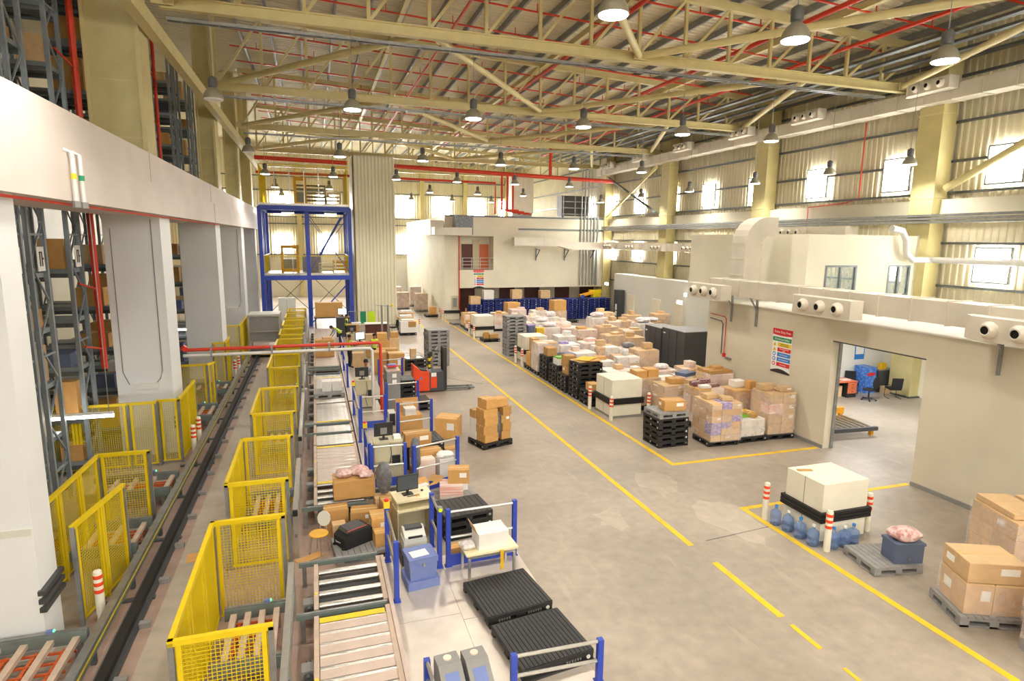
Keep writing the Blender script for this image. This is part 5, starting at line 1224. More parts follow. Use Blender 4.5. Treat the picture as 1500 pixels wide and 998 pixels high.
z = stack('g', 11.5, 34.9, 12, 'grey pallet in the tall grey stack beside the lane', 'tall grey stack beside the lane')
z = stack('k', 12.45, 33.95, 9, 'black pallet in the stack under the lidded blue tub', 'black stack under the blue tub') if False else stack('k', 12.75, 34.9, 6, 'black pallet in the stack under the lidded blue tub', 'black stack under the blue tub')
tote(12.5, 34.7, z, .42, .42, .6, 0, 'blue tub with a magenta lid on the black stack', 'bin_slate'); o = MB().box(-.22, -.22, 0, .22, .22, .05).build('tub_lid', 'carton_purple', None, (12.5, 34.7, z+.602)); tag(o, 'magenta lid lying on the blue tub', 'lid')
CT('y', 13.1, 34.8, z, .5, .5, .45, 0, 'yellow brown carton beside the blue tub')
pallet('k', 11.5, 40.3, 0, 0, 'black pallet of small cartons in front of the far lane plinth')
for i, (x, y, s) in enumerate(((11.2, 40.2, .45), (11.55, 40.1, .3), (11.85, 40.2, .32), (11.25, 40.5, .28))): CT('b', x, y, .205, .32, .3, s, .1*i, ['tallest small carton on the far black pallet', 'middle small carton on the far black pallet', 'lane end small carton on the far black pallet', 'rear small carton on the far black pallet'][i])
load(11.6, 45.6, 'mixed open load of white and brown cartons beyond the far lane plinth', 'k', 3, 2, 3, .95, kinds=['b', 'w', 'p', 'k'], wrap=None, seed=22, loose=.3)
load(11.7, 47.2, 'mixed open load topped by an orange carton near the office corner', 'k', 2, 2, 3, 1.0, kinds=['b', 'p', 'w'], wrap=None, seed=23, loose=.3); pallet('g', 11.2, 49.0, 0, .1, 'empty grey pallet on the floor near the office corner')
pallet('k', 10.0, 54.6, 0, 0, 'black pallet at the office corner bollards'); CT('b', 10.1, 54.6, .205, .6, .6, .7, 0, 'brown carton on the black pallet at the office corner')
# storage middle, rows behind the lane row
SACK = (2, 5, 9, 18, 21, 25, 31, 32, 34, 29)
rowsS = [
 (12.95, 24.4, 'kw', 1.0, 'film_heavy', 'clear-wrapped load of pink and white parcels right behind the tallest black stack'), (14.2, 24.4, 'bw', .9, 'stretch_film', 'wrapped load of brown and blue-white cartons in the row behind the tallest stack'), (15.5, 24.6, 'kp', .85, 'film_heavy', 'clear-wrapped low load with pinkish parcels near the dark machine cabinets'), (17.0, 24.4, 'kp', .9, 'film_heavy', 'wide clear-wrapped load of tan parcels in front of the dark machine cabinets'),
 (13.0, 26.2, 'wb', 1.1, 'stretch_film', 'wrapped load with a white top box behind the green pack stack'), (14.4, 26.2, 'pw', 1.25, 'stretch_film', 'wrapped open-topped load of tan cartons behind the green pack stack'), (15.7, 26.6, 'p', 1.45, 'stretch_film', 'cube-shaped wrapped load of tan cartons with a pink label'),
 (13.0, 28.2, 'wkr', 1.15, 'film_heavy', 'clear-wrapped load of white and red striped parcels behind the plain carton stack'), (14.4, 28.4, 'pw', 1.35, 'stretch_film', 'wrapped load with white papers on top behind the striped parcels'), (16.0, 28.8, 'pk', 1.1, 'stretch_film', 'wrapped tan load with a folded sack on top'),
 (13.1, 30.4, 'wu', 1.2, 'film_heavy', 'clear-wrapped load with purple printed parcels behind the carton column'), (14.6, 30.6, 'kwr', 1.2, 'film_heavy', 'clear-wrapped red and white load beside the purple parcels'), (16.2, 31.0, 'p', 1.5, 'stretch_film', 'tall wrapped tan load in the third storage row'), (17.6, 31.2, 'p', 1.3, 'stretch_film', 'wrapped tan load with an open carton on top by the aisle'),
 (14.1, 33.2, 'kw', 1.2, 'film_heavy', 'clear-wrapped bundle load behind the grey stack plinth'), (15.6, 33.4, 'kb', 1.5, 'stretch_film', 'wrapped pinkish tall load in the fourth storage row'), (17.1, 33.6, 'p', 1.6, 'stretch_film', 'tallest wrapped tan load of the fourth storage row'), (18.6, 33.2, 'pk', 1.4, 'stretch_film', 'wrapped tan load at the aisle end of the fourth row'),
 (14.3, 36.2, 'wk', 1.3, 'film_heavy', 'clear-wrapped white bag load behind the blue tub stack'), (15.8, 36.4, 'kr', 1.2, 'film_heavy', 'clear-wrapped red tinted load behind the blue tub stack'), (13.3, 38.6, 'wkr', 1.3, 'film_heavy', 'clear-wrapped white parcels next to the far small cartons'), (14.8, 38.8, 'wk', 1.25, 'film_heavy', 'clear-wrapped bundle with blue bags in the sixth row'), (16.3, 39.0, 'kw', 1.2, 'stretch_film', 'wrapped load with a sagging film hood at the open floor'),
 (13.6, 41.6, 'wk', 1.3, 'film_heavy', 'clear-wrapped white load beside the far lane plinth'), (15.1, 41.6, 'kw', 1.3, 'film_heavy', 'clear-wrapped pale load two steps from the far lane plinth'), (16.6, 41.8, 'wk', 1.2, 'film_heavy', 'clear-wrapped load with a white sack on top'),
 (13.6, 45.0, 'wb', 1.2, 'film_heavy', 'clear-wrapped load before the blue pallets, on the lane side'), (15.2, 45.4, 'kr', 1.4, 'film_heavy', 'clear-wrapped pink load in front of the blue pallets'), (16.9, 45.2, 'kw', 1.3, 'film_heavy', 'clear-wrapped white and pink load in front of the blue pallets'), (18.5, 45.0, 'p', 1.3, 'stretch_film', 'wrapped tan load under the large stacked carton by the blue pallets'),
 # the group by the dark cabinets and the cold rooms
 (19.2, 36.4, 'pk', 1.5, 'stretch_film', 'wrapped tan load at the aisle corner of the cold room group'), (20.6, 35.2, 'kw', 1.5, 'film_heavy', 'clear-wrapped parcels beside the tall dark cabinets'), (18.9, 38.6, 'kw', 1.5, 'film_heavy', 'clear-wrapped load under white sacks in the cold room group'), (20.5, 37.6, 'p', 1.35, 'stretch_film', 'wrapped load with a big flat carton on top in the cold room group'), (22.0, 36.5, 'p', 1.4, 'stretch_film', 'wrapped tan load behind the dark cabinets'),
 (20.4, 40.4, 'p', 1.6, 'stretch_film', 'wrapped load with a large tan carton on top before the cold doors'), (22.0, 39.2, 'p', 1.5, 'stretch_film', 'wrapped tan load in the rear of the cold room group'), (23.6, 38.0, 'p', 1.7, 'stretch_film', 'tall wrapped load with an open carton by the cold room wall')]
for i, (x, y, kd, h, wr_, lab) in enumerate(rowsS):
    kk = [c for c in kd]; tp = []
    rr = random.Random(i*3+1)
    for q in range(rr.randint(1, 3)): tp.append((rr.choice(kk+['p']), rr.uniform(-.3, .3), rr.uniform(-.22, .22), rr.uniform(.3, .6), rr.uniform(.3, .5), rr.uniform(.1, .3), rr.uniform(-.3, .3)))
    load(x, y, lab, rr.choice('kkg'), rr.choice((2, 3)), 2, rr.choice((3, 4)), h, 1.16, 1.0, kk, wr_, rr.uniform(-.06, .06), tp[:1] if i not in SACK else (), seed=i+40)
for i, (r_, m, sx, sz) in enumerate(((25, 'bag_white', .8, .4), (18, 'bag_white', 1.0, .3), (21, 'bag_white', .9, .3), (32, 'bag_white', 1.0, .35), (31, 'bag_white', 1.0, .35), (9, 'bag_grey', .7, .3), (5, 'bag_white', .4, .35), (34, 'bag_white', 1.0, .25), (2, 'bag_white', .7, .25))):
    x, y, _, h_ = rowsS[r_][:4]; z = .205+h_
    blob('plastic_sack', m, x, y, z, sx, sx*.8, sz, ['white sack on the load beside the far open floor', 'crumpled white sack behind the blue tub', 'white and blue sack heap in the sixth row', 'white sack heap in the cold room group', 'white sack heap beside the dark cabinets', 'folded grey sack on the tan load', 'white paper sack on the open-topped load', 'white film heap behind the dark cabinets', 'loose clear film heap by the dark cabinets'][i], 'bag', 60+i)
CT('b', 18.5, 45.0, 1.505, 1.1, .9, .8, .1, 'large brown carton stacked high by the blue pallets'); CT('b', 15.2, 46.8, .0, 1.1, .9, 2.0, .1, 'tall brown carton in front of the blue pallets')
# dark machine cabinets
for i, (x0, x1, y0, y1, h) in enumerate(((18.9, 20.2, 30.2, 32.0, 2.05), (18.95, 21.0, 27.9, 30.15, 2.15), (21.1, 22.5, 27.9, 29.5, 1.75))):
    t = thing('equipment_cabinet', ['dark charcoal equipment cabinet with a small badge, joined to a taller one', 'tallest dark charcoal equipment cabinet of the three', 'lower dark charcoal cabinet next to the partition corner'][i], 'cabinet', (x0, y0, 0))
    MB().box(0, 0, .08, x1-x0, y1-y0, h).build('body', 'dark_grey', t); MB().box(.05, .05, 0, x1-x0-.05, y1-y0-.05, .08).build('plinth', 'black_rubber', t)
    MB().box(-.01, 0, h, x1-x0+.01, y1-y0, h+.03).build('top_panel', 'mid_grey', t)
    for q in range(1, 3): MB().box(-.008, (y1-y0)*q/3, .1, 0, (y1-y0)*q/3+.015, h-.02).build('door_gap', 'black_rubber', t)
    MB().box(-.01, (y1-y0)*.85, h-.3, 0, (y1-y0)*.95, h-.24).build('badge', 'paper', t)
# blue pallet stacks along the office
for k in range(12):
    x = 13.2+k*1.1; y = 51.2 if k < 7 else 50.6
    n = 9 if k else 7
    stack('b', x, y, n, 'blue plastic pallet in the %s blue stack from the office corner' % ('first', 'second', 'third', 'fourth', 'fifth', 'sixth', 'seventh', 'eighth', 'ninth', 'tenth', 'eleventh', 'twelfth')[k], 'blue pallets of stack %d before the office block' % (k+1), PI/2)
pallet('k', 21.0, 48.2, 0, .0, 'single black pallet on the floor before the blue stacks')
for i, (x, k, s) in enumerate(((13.2, 'p', .7), (14.4, 'w', .8), (17.0, 'p', .8), (19.7, 'p', .7))):
    carton(k, x, 51.2, 1.842 if i else 1.432, .9, .7, s, 0, ['tan carton on the shortest blue stack', 'white cabinet-like carton on the blue stacks', 'wide tan carton on the middle blue stacks', 'tan carton on the right blue stacks'][i])
o = thing('floor_scale', 'low white floor scale near the right end of the blue stacks', 'scale', (23.6, 48.0, 0), .3); MB().box(-.6, -.5, 0, .6, .5, .1).build('platform', 'mid_grey', o); MB().box(.4, .3, .1, .9, .6, .8).build('box', 'white_plastic', o)
o = thing('tall_locker', 'tall dark locker with notices beside the cold room doors', 'locker', (24.8, 46.5, 0)); MB().box(-.3, -.4, 0, .28, .4, 2.9).build('body', 'dark_grey', o); MB().box(-.31, -.2, 1.2, -.3, .1, 1.7).build('notice', 'paper', o); MB().box(-.31, -.2, .7, -.3, .1, 1.1).build('notice', 'paper', o)
for i, (x, m) in enumerate(((24.2, 'orange_frame'), (25.6, 'yellow'))):
    o = thing('handling_robot', ['orange machine arm resting on the blue stacks', 'yellow machine body behind the last blue stack'][i], 'machine', (25.05 if i else 23.6, 51.35 if i else 50.6, 1.842 if i == 0 else 0)); 
    if i == 0: MB().bar((-.6, 0, .2), (.6, 0, .5), .25).build('arm', m, o); MB().cbox(-.4, 0, .15, .3, .3, .3).build('joint', 'blue_steel', o)
    else: MB().box(-.4, .0, 0, .4, .5, 2.2).build('body', m, o); MB().box(-.7, .1, 2.2, .5, .4, 2.5).build('head', m, o)
# wall lamps near the cold rooms
for i, (y, z, x) in enumerate(((37.0, 3.3, 25.1), (34.2, 3.1, 22.7), (49.5, 3.2, 25.1))):
    o = thing('wall_lamp', ['glowing wall lamp between the cold room doors', 'glowing wall lamp at the end of the cold room panels', 'glowing wall lamp by the tall locker'][i], 'lamp', (x, y, z)); MB().box(-.08, -.25, -.1, .0, .25, .1).build('lens', 'tube_lit', o); MB().box(.0, -.27, -.12, .05, .27, .12).build('housing', 'white_plastic', o)
# pallets behind by the end wall
load(8.3, 61.2, 'wrapped pallet of cartons by the end wall shutter, next to the shaft', 'g', 3, 2, 4, 1.5, kinds=['p', 'k'], wrap='film_heavy', seed=90); load(10.0, 59.6, 'taller wrapped pallet of cartons by the office side wall', 'g', 2, 2, 4, 1.6, kinds=['p', 'k'], wrap='film_heavy', seed=91) if False else load(9.75, 58.8, 'taller wrapped pallet of cartons by the office side wall', 'g', 2, 2, 4, 1.6, kinds=['p', 'k'], wrap='film_heavy', seed=91)
load(9.9, 63.5, 'wrapped pallet of cartons behind the taller one by the office side wall', 'g', 2, 2, 4, 1.9, kinds=['k', 'w'], wrap='film_heavy', seed=92); load(8.2, 66, 'rearmost wrapped pallet of cartons by the shutter', 'g', 2, 2, 4, 1.7, kinds=['k', 'w'], wrap='film_heavy', seed=93)
# open racks of papers beside the shaft
for i, (x, y) in enumerate(((6.35, 44.5), (6.55, 47.0), (7.05, 50.2))):
    load(x, y, ['open load with a white carton and a brown carton beside the black chair', 'open load of white paper packs behind the black chair', 'open load of white packs at the shaft corner'][i], 'k', 2, 2, 2, .8, kinds=['w', 'b'] if i == 0 else ['w', 'p'], wrap=None, seed=95+i, top=(('w', 0, 0, .9, .6, .14, 0),))
def visitor_chair(x, y, rz, label):
    t = thing('office_chair', label, 'chair', (x, y, 0), rz)
    MB().box(-.24, -.24, .42, .24, .24, .5).build('seat', 'black_cloth', t); MB().rbox(0, .26, .5, .46, .06, .5, 0, -.15).build('backrest', 'black_cloth', t)
    for s in (-.25, .25):
        MB().tube([(s, .25, .02), (s, -.22, .02), (s, -.26, .1), (s, -.24, .62), (s, .1, .66), (s, .24, .6)], .014, 6).build('frame', 'black_plastic', t, smooth=True)
    return t
visitor_chair(5.45, 45.3, -1.3, 'black visitor chair with armrests in front of the corrugated shaft')
# --- red-orange stacker truck
t = thing('pallet_stacker', 'red orange powered pallet stacker with long forks parked in the lane', 'forklift', (4.55, 27.4, 0))
MB().prism([(-.45, .08), (.28, .08), (.28, .95), (-.1, 1.02), (-.45, 1.3)], -.38, .38, 'y').build('body', 'orange_red', t)
MB().box(.28, -.38, .06, .95, .38, .95).build('battery_box', 'dark_grey', t); MB().box(.34, -.39, .2, .62, -.38, .72).build('red_panel', 'orange_red', t); MB().box(.36, -.395, .74, .6, -.385, .92).build('notice', 'paper', t)
MB().box(-.15, -.382, .62, -.05, -.38, .74).build('badge', 'bin_blue', t)
for y in (-.34, .26): MB().box(.95, y, .05, 1.1, y+.08, 2.05).build('mast', 'black_plastic', t)
MB().box(.97, -.3, 1.95, 1.08, .3, 2.05).build('mast_head', 'black_plastic', t); MB().box(1.0, -.26, .1, 1.05, .26, 1.8).build('mast_screen', 'dark_grey', t)
for y in (-.28, .12): MB().prism([(1.1, .08), (2.45, .06), (2.45, .1), (1.1, .14)], y, y+.17, 'y').build('fork', 'galv_dark', t)
MB().tube([(.5, 0, .95), (.45, 0, 1.3), (.55, 0, 1.7), (.7, 0, 1.95)], .05, 8).build('tiller', 'mid_grey', t); MB().tube([(.6, -.2, 1.95), (.72, 0, 2.05), (.6, .2, 1.95)], .035, 8).build('handle', 'mid_grey', t)
MB().prism([(-.3, 1.0), (.2, .96), (.2, 1.02), (-.3, 1.12)], -.25, .25, 'y').build('stand_pad', 'black_rubber', t)
for x, y in ((-.25, -.3), (-.25, .3), (2.2, -.2), (2.2, .2)): MB().tube([(x, y-.06, .06), (x, y+.06, .06)], .06, 12).build('wheel', 'black_rubber', t)
# grey stack behind the stacker, black skid and post
stack('g', 6.35, 33.2, 10, 'grey pallet in the stack right behind the orange stacker', 'grey stack behind the orange stacker', .1)
z = stack('k', 4.9, 32.4, 3, 'black pallet in the low stack with a clear cage on it', 'low black stack beside the yellow and black post', .1)
o = thing('wire_tray', 'clear wire tray with a small tan carton on the low black stack', 'tray', (4.9, 32.4, z), .1)
for a, b in (((-.45, -.4), (.45, -.4)), ((.45, -.4), (.45, .4)), ((.45, .4), (-.45, .4)), ((-.45, .4), (-.45, -.4))):
    for zz in (.03, .2): MB().bar((a[0], a[1], zz), (b[0], b[1], zz), .02).build('wire', 'alu', o)
MB().box(-.44, -.39, 0, .44, .39, .02).build('tray_base', 'alu', o); put(CM['p'], 'small_carton', o, (0, 0, .02), 0, (.3, .3, .5))
for i, (x, y) in enumerate(((5.7, 31.9), (5.85, 32.3))):
    b = thing('guard_post', ['short black and yellow guard post beside the grey stack, nearer one', 'short black and yellow guard post beside the grey stack, farther one'][i], 'post', (x, y, 0)); MB().tube([(0, 0, 0), (0, 0, .9)], .08, 10).build('post', 'black_plastic', b)
    for q in (.15, .5): MB().tube([(0, 0, q), (0, 0, q+.16)], .083, 10, caps=True).build('band', 'yellow', b)
# pallet of brown cartons in the lane
t = thing('pallet_load', 'black pallet of stacked brown cartons with grey bags alone in the lane', 'pallet load', (5.58, 19.45, 0), .32)
put(PM['k'], 'pallet', t)
for k in range(4): put(CM['b'], 'carton', t, (-.26+.015*(-1)**k, -.2+.01*(k % 3), .205+k*.29), .03*(-1)**k, (.55, .5, .288))
put(CM['b'], 'carton', t, (-.24, -.15, 1.37), .05, (.42, .5, .33)); put(CM['b'], 'carton', t, (-.42, .25, .96), .05, (.3, .35, .28))
for k in range(4): put(CM['bl' if k == 2 else 'b'], 'carton', t, (.4-.015*(-1)**k, -.15+.012*(k % 3), .205+k*.285), -.04*(-1)**k, (.36, .55, .283))
put(CM['b'], 'carton', t, (.24, -.1, 1.35), -.05, (.55, .45, .28)); put(CM['w'], 'carton', t, (-.35, .28, .205), 0, (.4, .4, .75)); put(CM['p'], 'carton', t, (.3, .3, .205), 0, (.5, .35, 1.1))
blob('grey_bag', 'bag_grey', .12, -.3, .21, .16, .2, 1.0, '', '', 71, parent=t); blob('grey_bag', 'bag_grey', .1, .25, 1.31, .5, .4, .22, '', '', 72, parent=t)
# --- safety poster
def poster(x, y, z, rz, s, label, parent=None):
    t = thing('safety_poster', label, 'sign', (x, y, z), rz); W, H = 1.0*s, 1.7*s
    def P(x0, z0, x1, z1, m, nm='panel', d=.012): return MB().box(x0*s, -d, z0*s, x1*s, 0, z1*s).build(nm, m, t)
    P(-.5, 0, .5, 1.7, 'paper', 'backing', .006)
    MB().prism([(-.5*s, 1.7*s), (-.5*s, 1.55*s)]+[((-.5+.1*k)*s, (1.47-.03*math.sin(PI*k/10))*s) for k in range(11)]+[(.5*s, 1.55*s), (.5*s, 1.7*s)], -.012, 0, 'y').build('header', 'sign_red', t)
    P(-.48, 1.22, .48, 1.38, 'sign_green', 'title_band')
    for k, (m, z0) in enumerate((('sign_yellow', 1.02), ('sign_red', .83), ('sign_blue', .64), ('sign_blue', .45), ('sign_red', .26))):
        P(-.2, z0, .48, z0+.15, m, 'notice_row')
        if k < 2: MB().prism([(-.45*s, z0*s), (-.27*s, z0*s), (-.36*s, (z0+.15)*s)], -.012, 0, 'y').build('symbol', 'sign_yellow', t); P(-.37, z0+.03, -.35, z0+.1, 'sign_black', 'symbol_mark', .016)
        else:
            MB().prism([((-.36+.08*math.cos(a*PI/6))*s, (z0+.075+.08*math.sin(a*PI/6))*s) for a in range(12)], -.012, 0, 'y').build('symbol', 'sign_blue' if k < 4 else 'sign_red', t); MB().prism([((-.36+.045*math.cos(a*PI/6))*s, (z0+.075+.045*math.sin(a*PI/6))*s) for a in range(12)], -.016, 0, 'y').build('symbol_mark', 'paper', t)
    MB().prism([((-.5+.1*k)*s, (.06+.1*math.sin(PI*k/10))*s) for k in range(11)]+[(.5*s, 0), (-.5*s, 0)], -.014, 0, 'y').build('footer', 'sign_black', t)
    def txt(body, xx, zz, size, m):
        c = bpy.data.curves.new('lettering', 'FONT'); c.body = body; c.size = size*s; c.align_x = 'CENTER'; c.align_y = 'CENTER'; c.extrude = .001
        o = bpy.data.objects.new('tmp', c); COL.objects.link(o); bpy.context.view_layer.update(); lm = bpy.data.meshes.new_from_object(o.evaluated_get(bpy.context.evaluated_depsgraph_get())); bpy.data.objects.remove(o); lm.materials.clear(); o = bpy.data.objects.new('lettering', lm); COL.objects.link(o); o.parent = t; o.location = (xx*s, -.017, zz*s); o.rotation_euler = (PI/2, 0, 0); lm.materials.append(MAT[m])
    txt('Dubai Duty Free', 0, 1.58, .125, 'paper'); txt('Warehouse Safety', 0, 1.3, .105, 'paper')
    for b, zz, m in (('Caution Fork lift\ntrucks operating', 1.095, 'sign_black'), ('No unauthorised\nentry', .905, 'paper'), ('Foot Protection', .715, 'paper'), ('High Visibility Vest', .525, 'paper'), ('No Smoking', .335, 'paper')):
        txt(b, .14, zz, .065, m)
poster(16.49, 18.05, 2.18, -PI/2, .98, 'safety rules poster with a red arched header on the partition wall')
poster(13.85, 52.29, 2.75, 0, .95, 'safety rules poster under the opening of the office block')
# conduits on the partition
o = MB().tube([(16.45, 22.4, 3.75), (16.45, 21.6, 3.7), (16.45, 21.5, 3.6), (16.45, 21.5, 2.3)], .02, 6).build('conduit', 'dark_grey'); tag(o, 'dark bent conduit on the partition near the duct end', 'conduit')
o = thing('call_point', 'red conduit ending in a small switch box on the partition', 'switch', (16.45, 21.3, 2.2)); MB().tube([(0, 1.1, 1.75), (0, .1, 1.7), (0, 0, 1.6), (0, 0, .15)], .018, 6).build('conduit', 'red_pipe', o); MB().cbox(0, 0, .08, .08, .12, .16).build('red_box', 'sign_red', o); MB().cbox(0, -.3, -.02, .08, .3, .08).build('socket', 'galv', o)
# --- room behind the doorway
struct(MB().box(16.85, 22.2, 0, XR-.5, 22.3, 4.3).build('wall_room', 'wall_white'), 'bright white back wall of the room behind the doorway')
t = thing('office_desk', 'desk with an orange wood top and drawers in the back room', 'desk', (22.95, 21.4, 0), -.05)
MB().box(-1.0, -.4, .72, .75, .4, .76).build('desk_top', 'wood_red', t); MB().box(-1.0, -.38, 0, -.94, .38, .72).build('side_panel', 'black_plastic', t); MB().box(.2, -.38, 0, .7, .38, .72).build('pedestal', 'black_plastic', t); MB().box(-.94, .3, .1, .2, .36, .72).build('modesty_panel', 'black_plastic', t)
for k in range(3): d_ = MB().box(.21, -.41, .2+k*.17, .69, -.38, .36+k*.17).build('drawer', 'wood_red', t); MB().box(.4, -.43, .28+k*.17, .5, -.41, .3+k*.17).build('handle', 'black_plastic', d_)
CT('k', 22.35, 21.4, 0, .4, .4, .5, 0, 'tan carton under the desk, on the open side'); CT('p', 22.82, 21.4, 0, .4, .4, .52, 0, 'tan carton under the desk, next to the drawers')
def swivel(x, y, rz, label):
    t = thing('office_chair', label, 'chair', (x, y, 0), rz)
    MB().lathe([(.04, 0), (.26, .02), (.27, .06), (.24, .1), (.001, .1)], 16).build('seat', 'black_cloth', t, (0, 0, .45), smooth=True)
    b = MB(); n = 12
    for s in (0, .06):
        for k in range(n): a = 2*PI*k/n; b.v.append((.25*math.cos(a), -.24-s, .86+.27*math.sin(a)))
    b.f = [tuple(range(n)), tuple(range(2*n-1, n-1, -1))]+[(k, n+k, n+(k+1) % n, (k+1) % n) for k in range(n)]; b.m = [0]*len(b.f); b.build('backrest', 'black_cloth', t)
    MB().tube([(0, 0, .08), (0, 0, .46)], .035, 8).build('gas_lift', 'black_plastic', t); MB().tube([(0, -.2, .5), (0, -.27, .7)], .025, 6).build('back_stay', 'black_plastic', t)
    for k in range(5): a = 2*PI*k/5; l = MB().tube([(0, 0, .1), (.3*math.cos(a), .3*math.sin(a), .07)], .022, 6).build('base_arm', 'black_plastic', t); MB().tube([(.3*math.cos(a)-.02, .3*math.sin(a), .035), (.3*math.cos(a)+.02, .3*math.sin(a), .035)], .035, 8).build('castor', 'black_rubber', l)
swivel(23.75, 20.4, .25, 'black swivel chair on castors before the blue wrapped goods'); visitor_chair(25.2, 20.4, 2.7, 'black cantilever chair beside the dark cabinet in the back room'); visitor_chair(24.15, 21.75, -.6, 'black chair tucked between the desk and the blue goods')
t = thing('wrapped_goods', 'blue wrapped stack of goods with a poster against the back room wall', 'goods', (24.95, 21.75, 0)); MB().box(-.3, -.35, 0, .3, .35, 1.25).build('stack_body', 'bluewrap', t); MB().box(-.25, -.36, .85, .2, -.35, 1.0).build('red_mark', 'sign_red', t)
o = MB().box(-.3, -.01, 0, .3, 0, .8).box(-.25, -.013, .25, .25, -.01, .7, 1).build('wall_notice', ['sign_blue', 'paper'], None, (24.95, 22.19, 1.5)); tag(o, 'blue notice pinned on the white wall above the blue goods', 'notice')
t = thing('low_cabinet', 'dark low cabinet against the back room wall', 'cabinet', (25.95, 21.75, 0)); MB().box(-.5, -.3, 0, .5, .3, 1.05).build('body', 'dark_grey', t); MB().box(-.52, -.32, 1.05, .52, .32, 1.08).build('top', 'mid_grey', t); o = MB().box(-.15, -.1, 0, .15, .1, .3).build('yellow_box', 'carton_yellow', None, (25.85, 21.65, 1.08)); tag(o, 'small yellow box on the dark low cabinet', 'box')
CT('p', 25.65, 21.2, 0, .3, .3, .35, 0, 'small tan carton beside the dark low cabinet')
t = thing('papers', 'loose papers and folders on the orange desk', 'papers', (22.95, 21.4, .762)); MB().box(-.7, -.2, 0, -.3, .1, .02).build('sheet', 'paper', t); MB().box(.0, -.25, 0, .5, .0, .06).build('folder', 'carton_red', t)
o = MB().tube([(22.9, 22.15, 2.2), (22.9, 22.15, 4.2)], .03, 6).tube([(23.15, 22.15, 2.2), (23.15, 22.15, 4.2)], .03, 6).box(22.7, 22.1, 2.1, 23.4, 22.19, 2.3).build('wall_conduit', 'beige_cab'); tag(o, 'pair of conduits with a socket box on the back room wall', 'conduit')
t = thing('scissor_conveyor', 'yellow framed low roller table inside the doorway', 'conveyor', (18.6, 17.3, 0), -.08)
for y in (-.85, .85): MB().box(-1.2, y-.06, .38 if y > 0 else .2, 1.1, y+.06, .62 if y > 0 else .34).build('side_beam', 'orange_frame' if y > 0 else 'dark_grey', t)
for x in (-1.0, .95):
    for y in (-.75, .8): MB().box(x-.06, y-.06, 0, x+.06, y+.06, .4 if y > 0 else .3).build('leg', 'orange_frame', t)
for k in range(9): MB().tube([(-1.05+k*.25, -.79, .3), (-1.05+k*.25, .79, .3)], .05, 8).build('roller', 'steel_roller', t, smooth=True)
# room lamps: two ceiling battens in the back room
for i, y in enumerate((13.5, 18.5)):
    t = thing('batten_light', 'ceiling batten lamp in the back room %s' % ('over the doorway' if i == 0 else 'over the roller table'), 'lamp', (21.5, y, 4.13)); MB().box(-1.2, -.12, .05, 1.2, .12, .15).build('housing', 'white_plastic', t); MB().box(-1.15, -.1, .0, 1.15, .1, .05).build('diffuser', 'tube_lit', t)
    l = bpy.data.lights.new('batten', 'AREA'); l.shape = 'RECTANGLE'; l.size = 2.3; l.size_y = .2; l.energy = 260; l.color = (.95, .98, 1); lo = bpy.data.objects.new('batten', l); COL.objects.link(lo); lo.parent = t; lo.location = (0, 0, -.03)
# boxes and desk around the workers
for i, (k, x, y, z, sx, sy, sz) in enumerate((('b', 3.02, 31.9, 0, .75, .8, 1.15), ('bl', 3.86, 31.6, 0, .8, .9, 1.1), ('b', 3.55, 32.9, 0, 1.1, .7, 1.1), ('p', 2.0, 32.4, PZ, .62, .6, .75), ('p', 2.12, 35.6, PZ, .9, .7, .5), ('b', 3.1, 36.4, 0, .8, .7, .75), ('b', 3.42, 37.3, 0, 1.5, .7, .8), ('p', 3.05, 37.3, .8, .6, .6, .45), ('b', 3.75, 37.3, .8, .6, .6, .5), ('p', 4.5, 37.5, 0, .6, .6, .95), ('b', 4.5, 37.5, .95, .5, .5, .35), ('b', 2.3, 41.5, 0, .7, .6, 1.3), ('w', 2.5, 41.5, 1.3, .6, .4, .12), ('b', .9, 48.5, 1.0, 2.0, .9, 1.1))):
    carton(k, x, y, z, sx, sy, sz, random.uniform(-.04, .04), ['tall brown box behind the red gantry leg', 'wide brown box with white sheets on top by the gantry leg', 'brown box behind the pair at the gantry leg', 'taped tan cube beside the worker in black trousers', 'wide tan carton beside the facing worker', 'brown carton behind the facing worker', 'long brown carton under two smaller ones behind the facing worker', 'tan carton on the long brown carton', 'brown carton on the long brown carton', 'tan carton at the end of the long brown carton', 'small brown carton on the tan end carton', 'upright brown carton near the shaft', 'white pack on the upright carton near the shaft', 'orange brown crate on the raised table under the platform'][i])
o = thing('work_table', 'raised dark table under the platform carrying the orange crate', 'table', (.9, 48.5, 0)); MB().box(-1.1, -.55, .92, 1.1, .55, 1.0).build('table_top', 'dark_grey', o)
for x in (-1, 1):
    for y in (-.45, .45): MB().box(x-.05, y-.05, 0, x+.05, y+.05, .92).build('leg', 'dark_grey', o)
for i, (x, y, rz, lit) in enumerate(((1.85, 30.6, 2.9, False), (1.7, 36.9, PI, False))):
    t = thing('terminal_cabinet', ['beige cabinet with a bright screen before the worker in black trousers', 'beige cabinet with a black monitor beside the bending worker'][i], 'cabinet', (x+.3, y+(3.2 if i == 0 else 0), PZ)); MB().box(-.35, -.28, .05, .35, .28, 1.05).build('body', 'beige_cab', t); MB().box(-.37, -.3, 1.05, .37, .3, 1.09).build('top', 'beige_cab', t); MB().box(-.3, -.2, 0, .3, .2, .05).build('plinth', 'dark_grey', t)
monitor(2.2, 33.75, PZ+1.09, PI*.0+.5, 'bright screen before the worker in black trousers', lit=True, s=1.1); monitor(1.95, 36.9, PZ+1.09, PI, 'black monitor beside the bending worker')
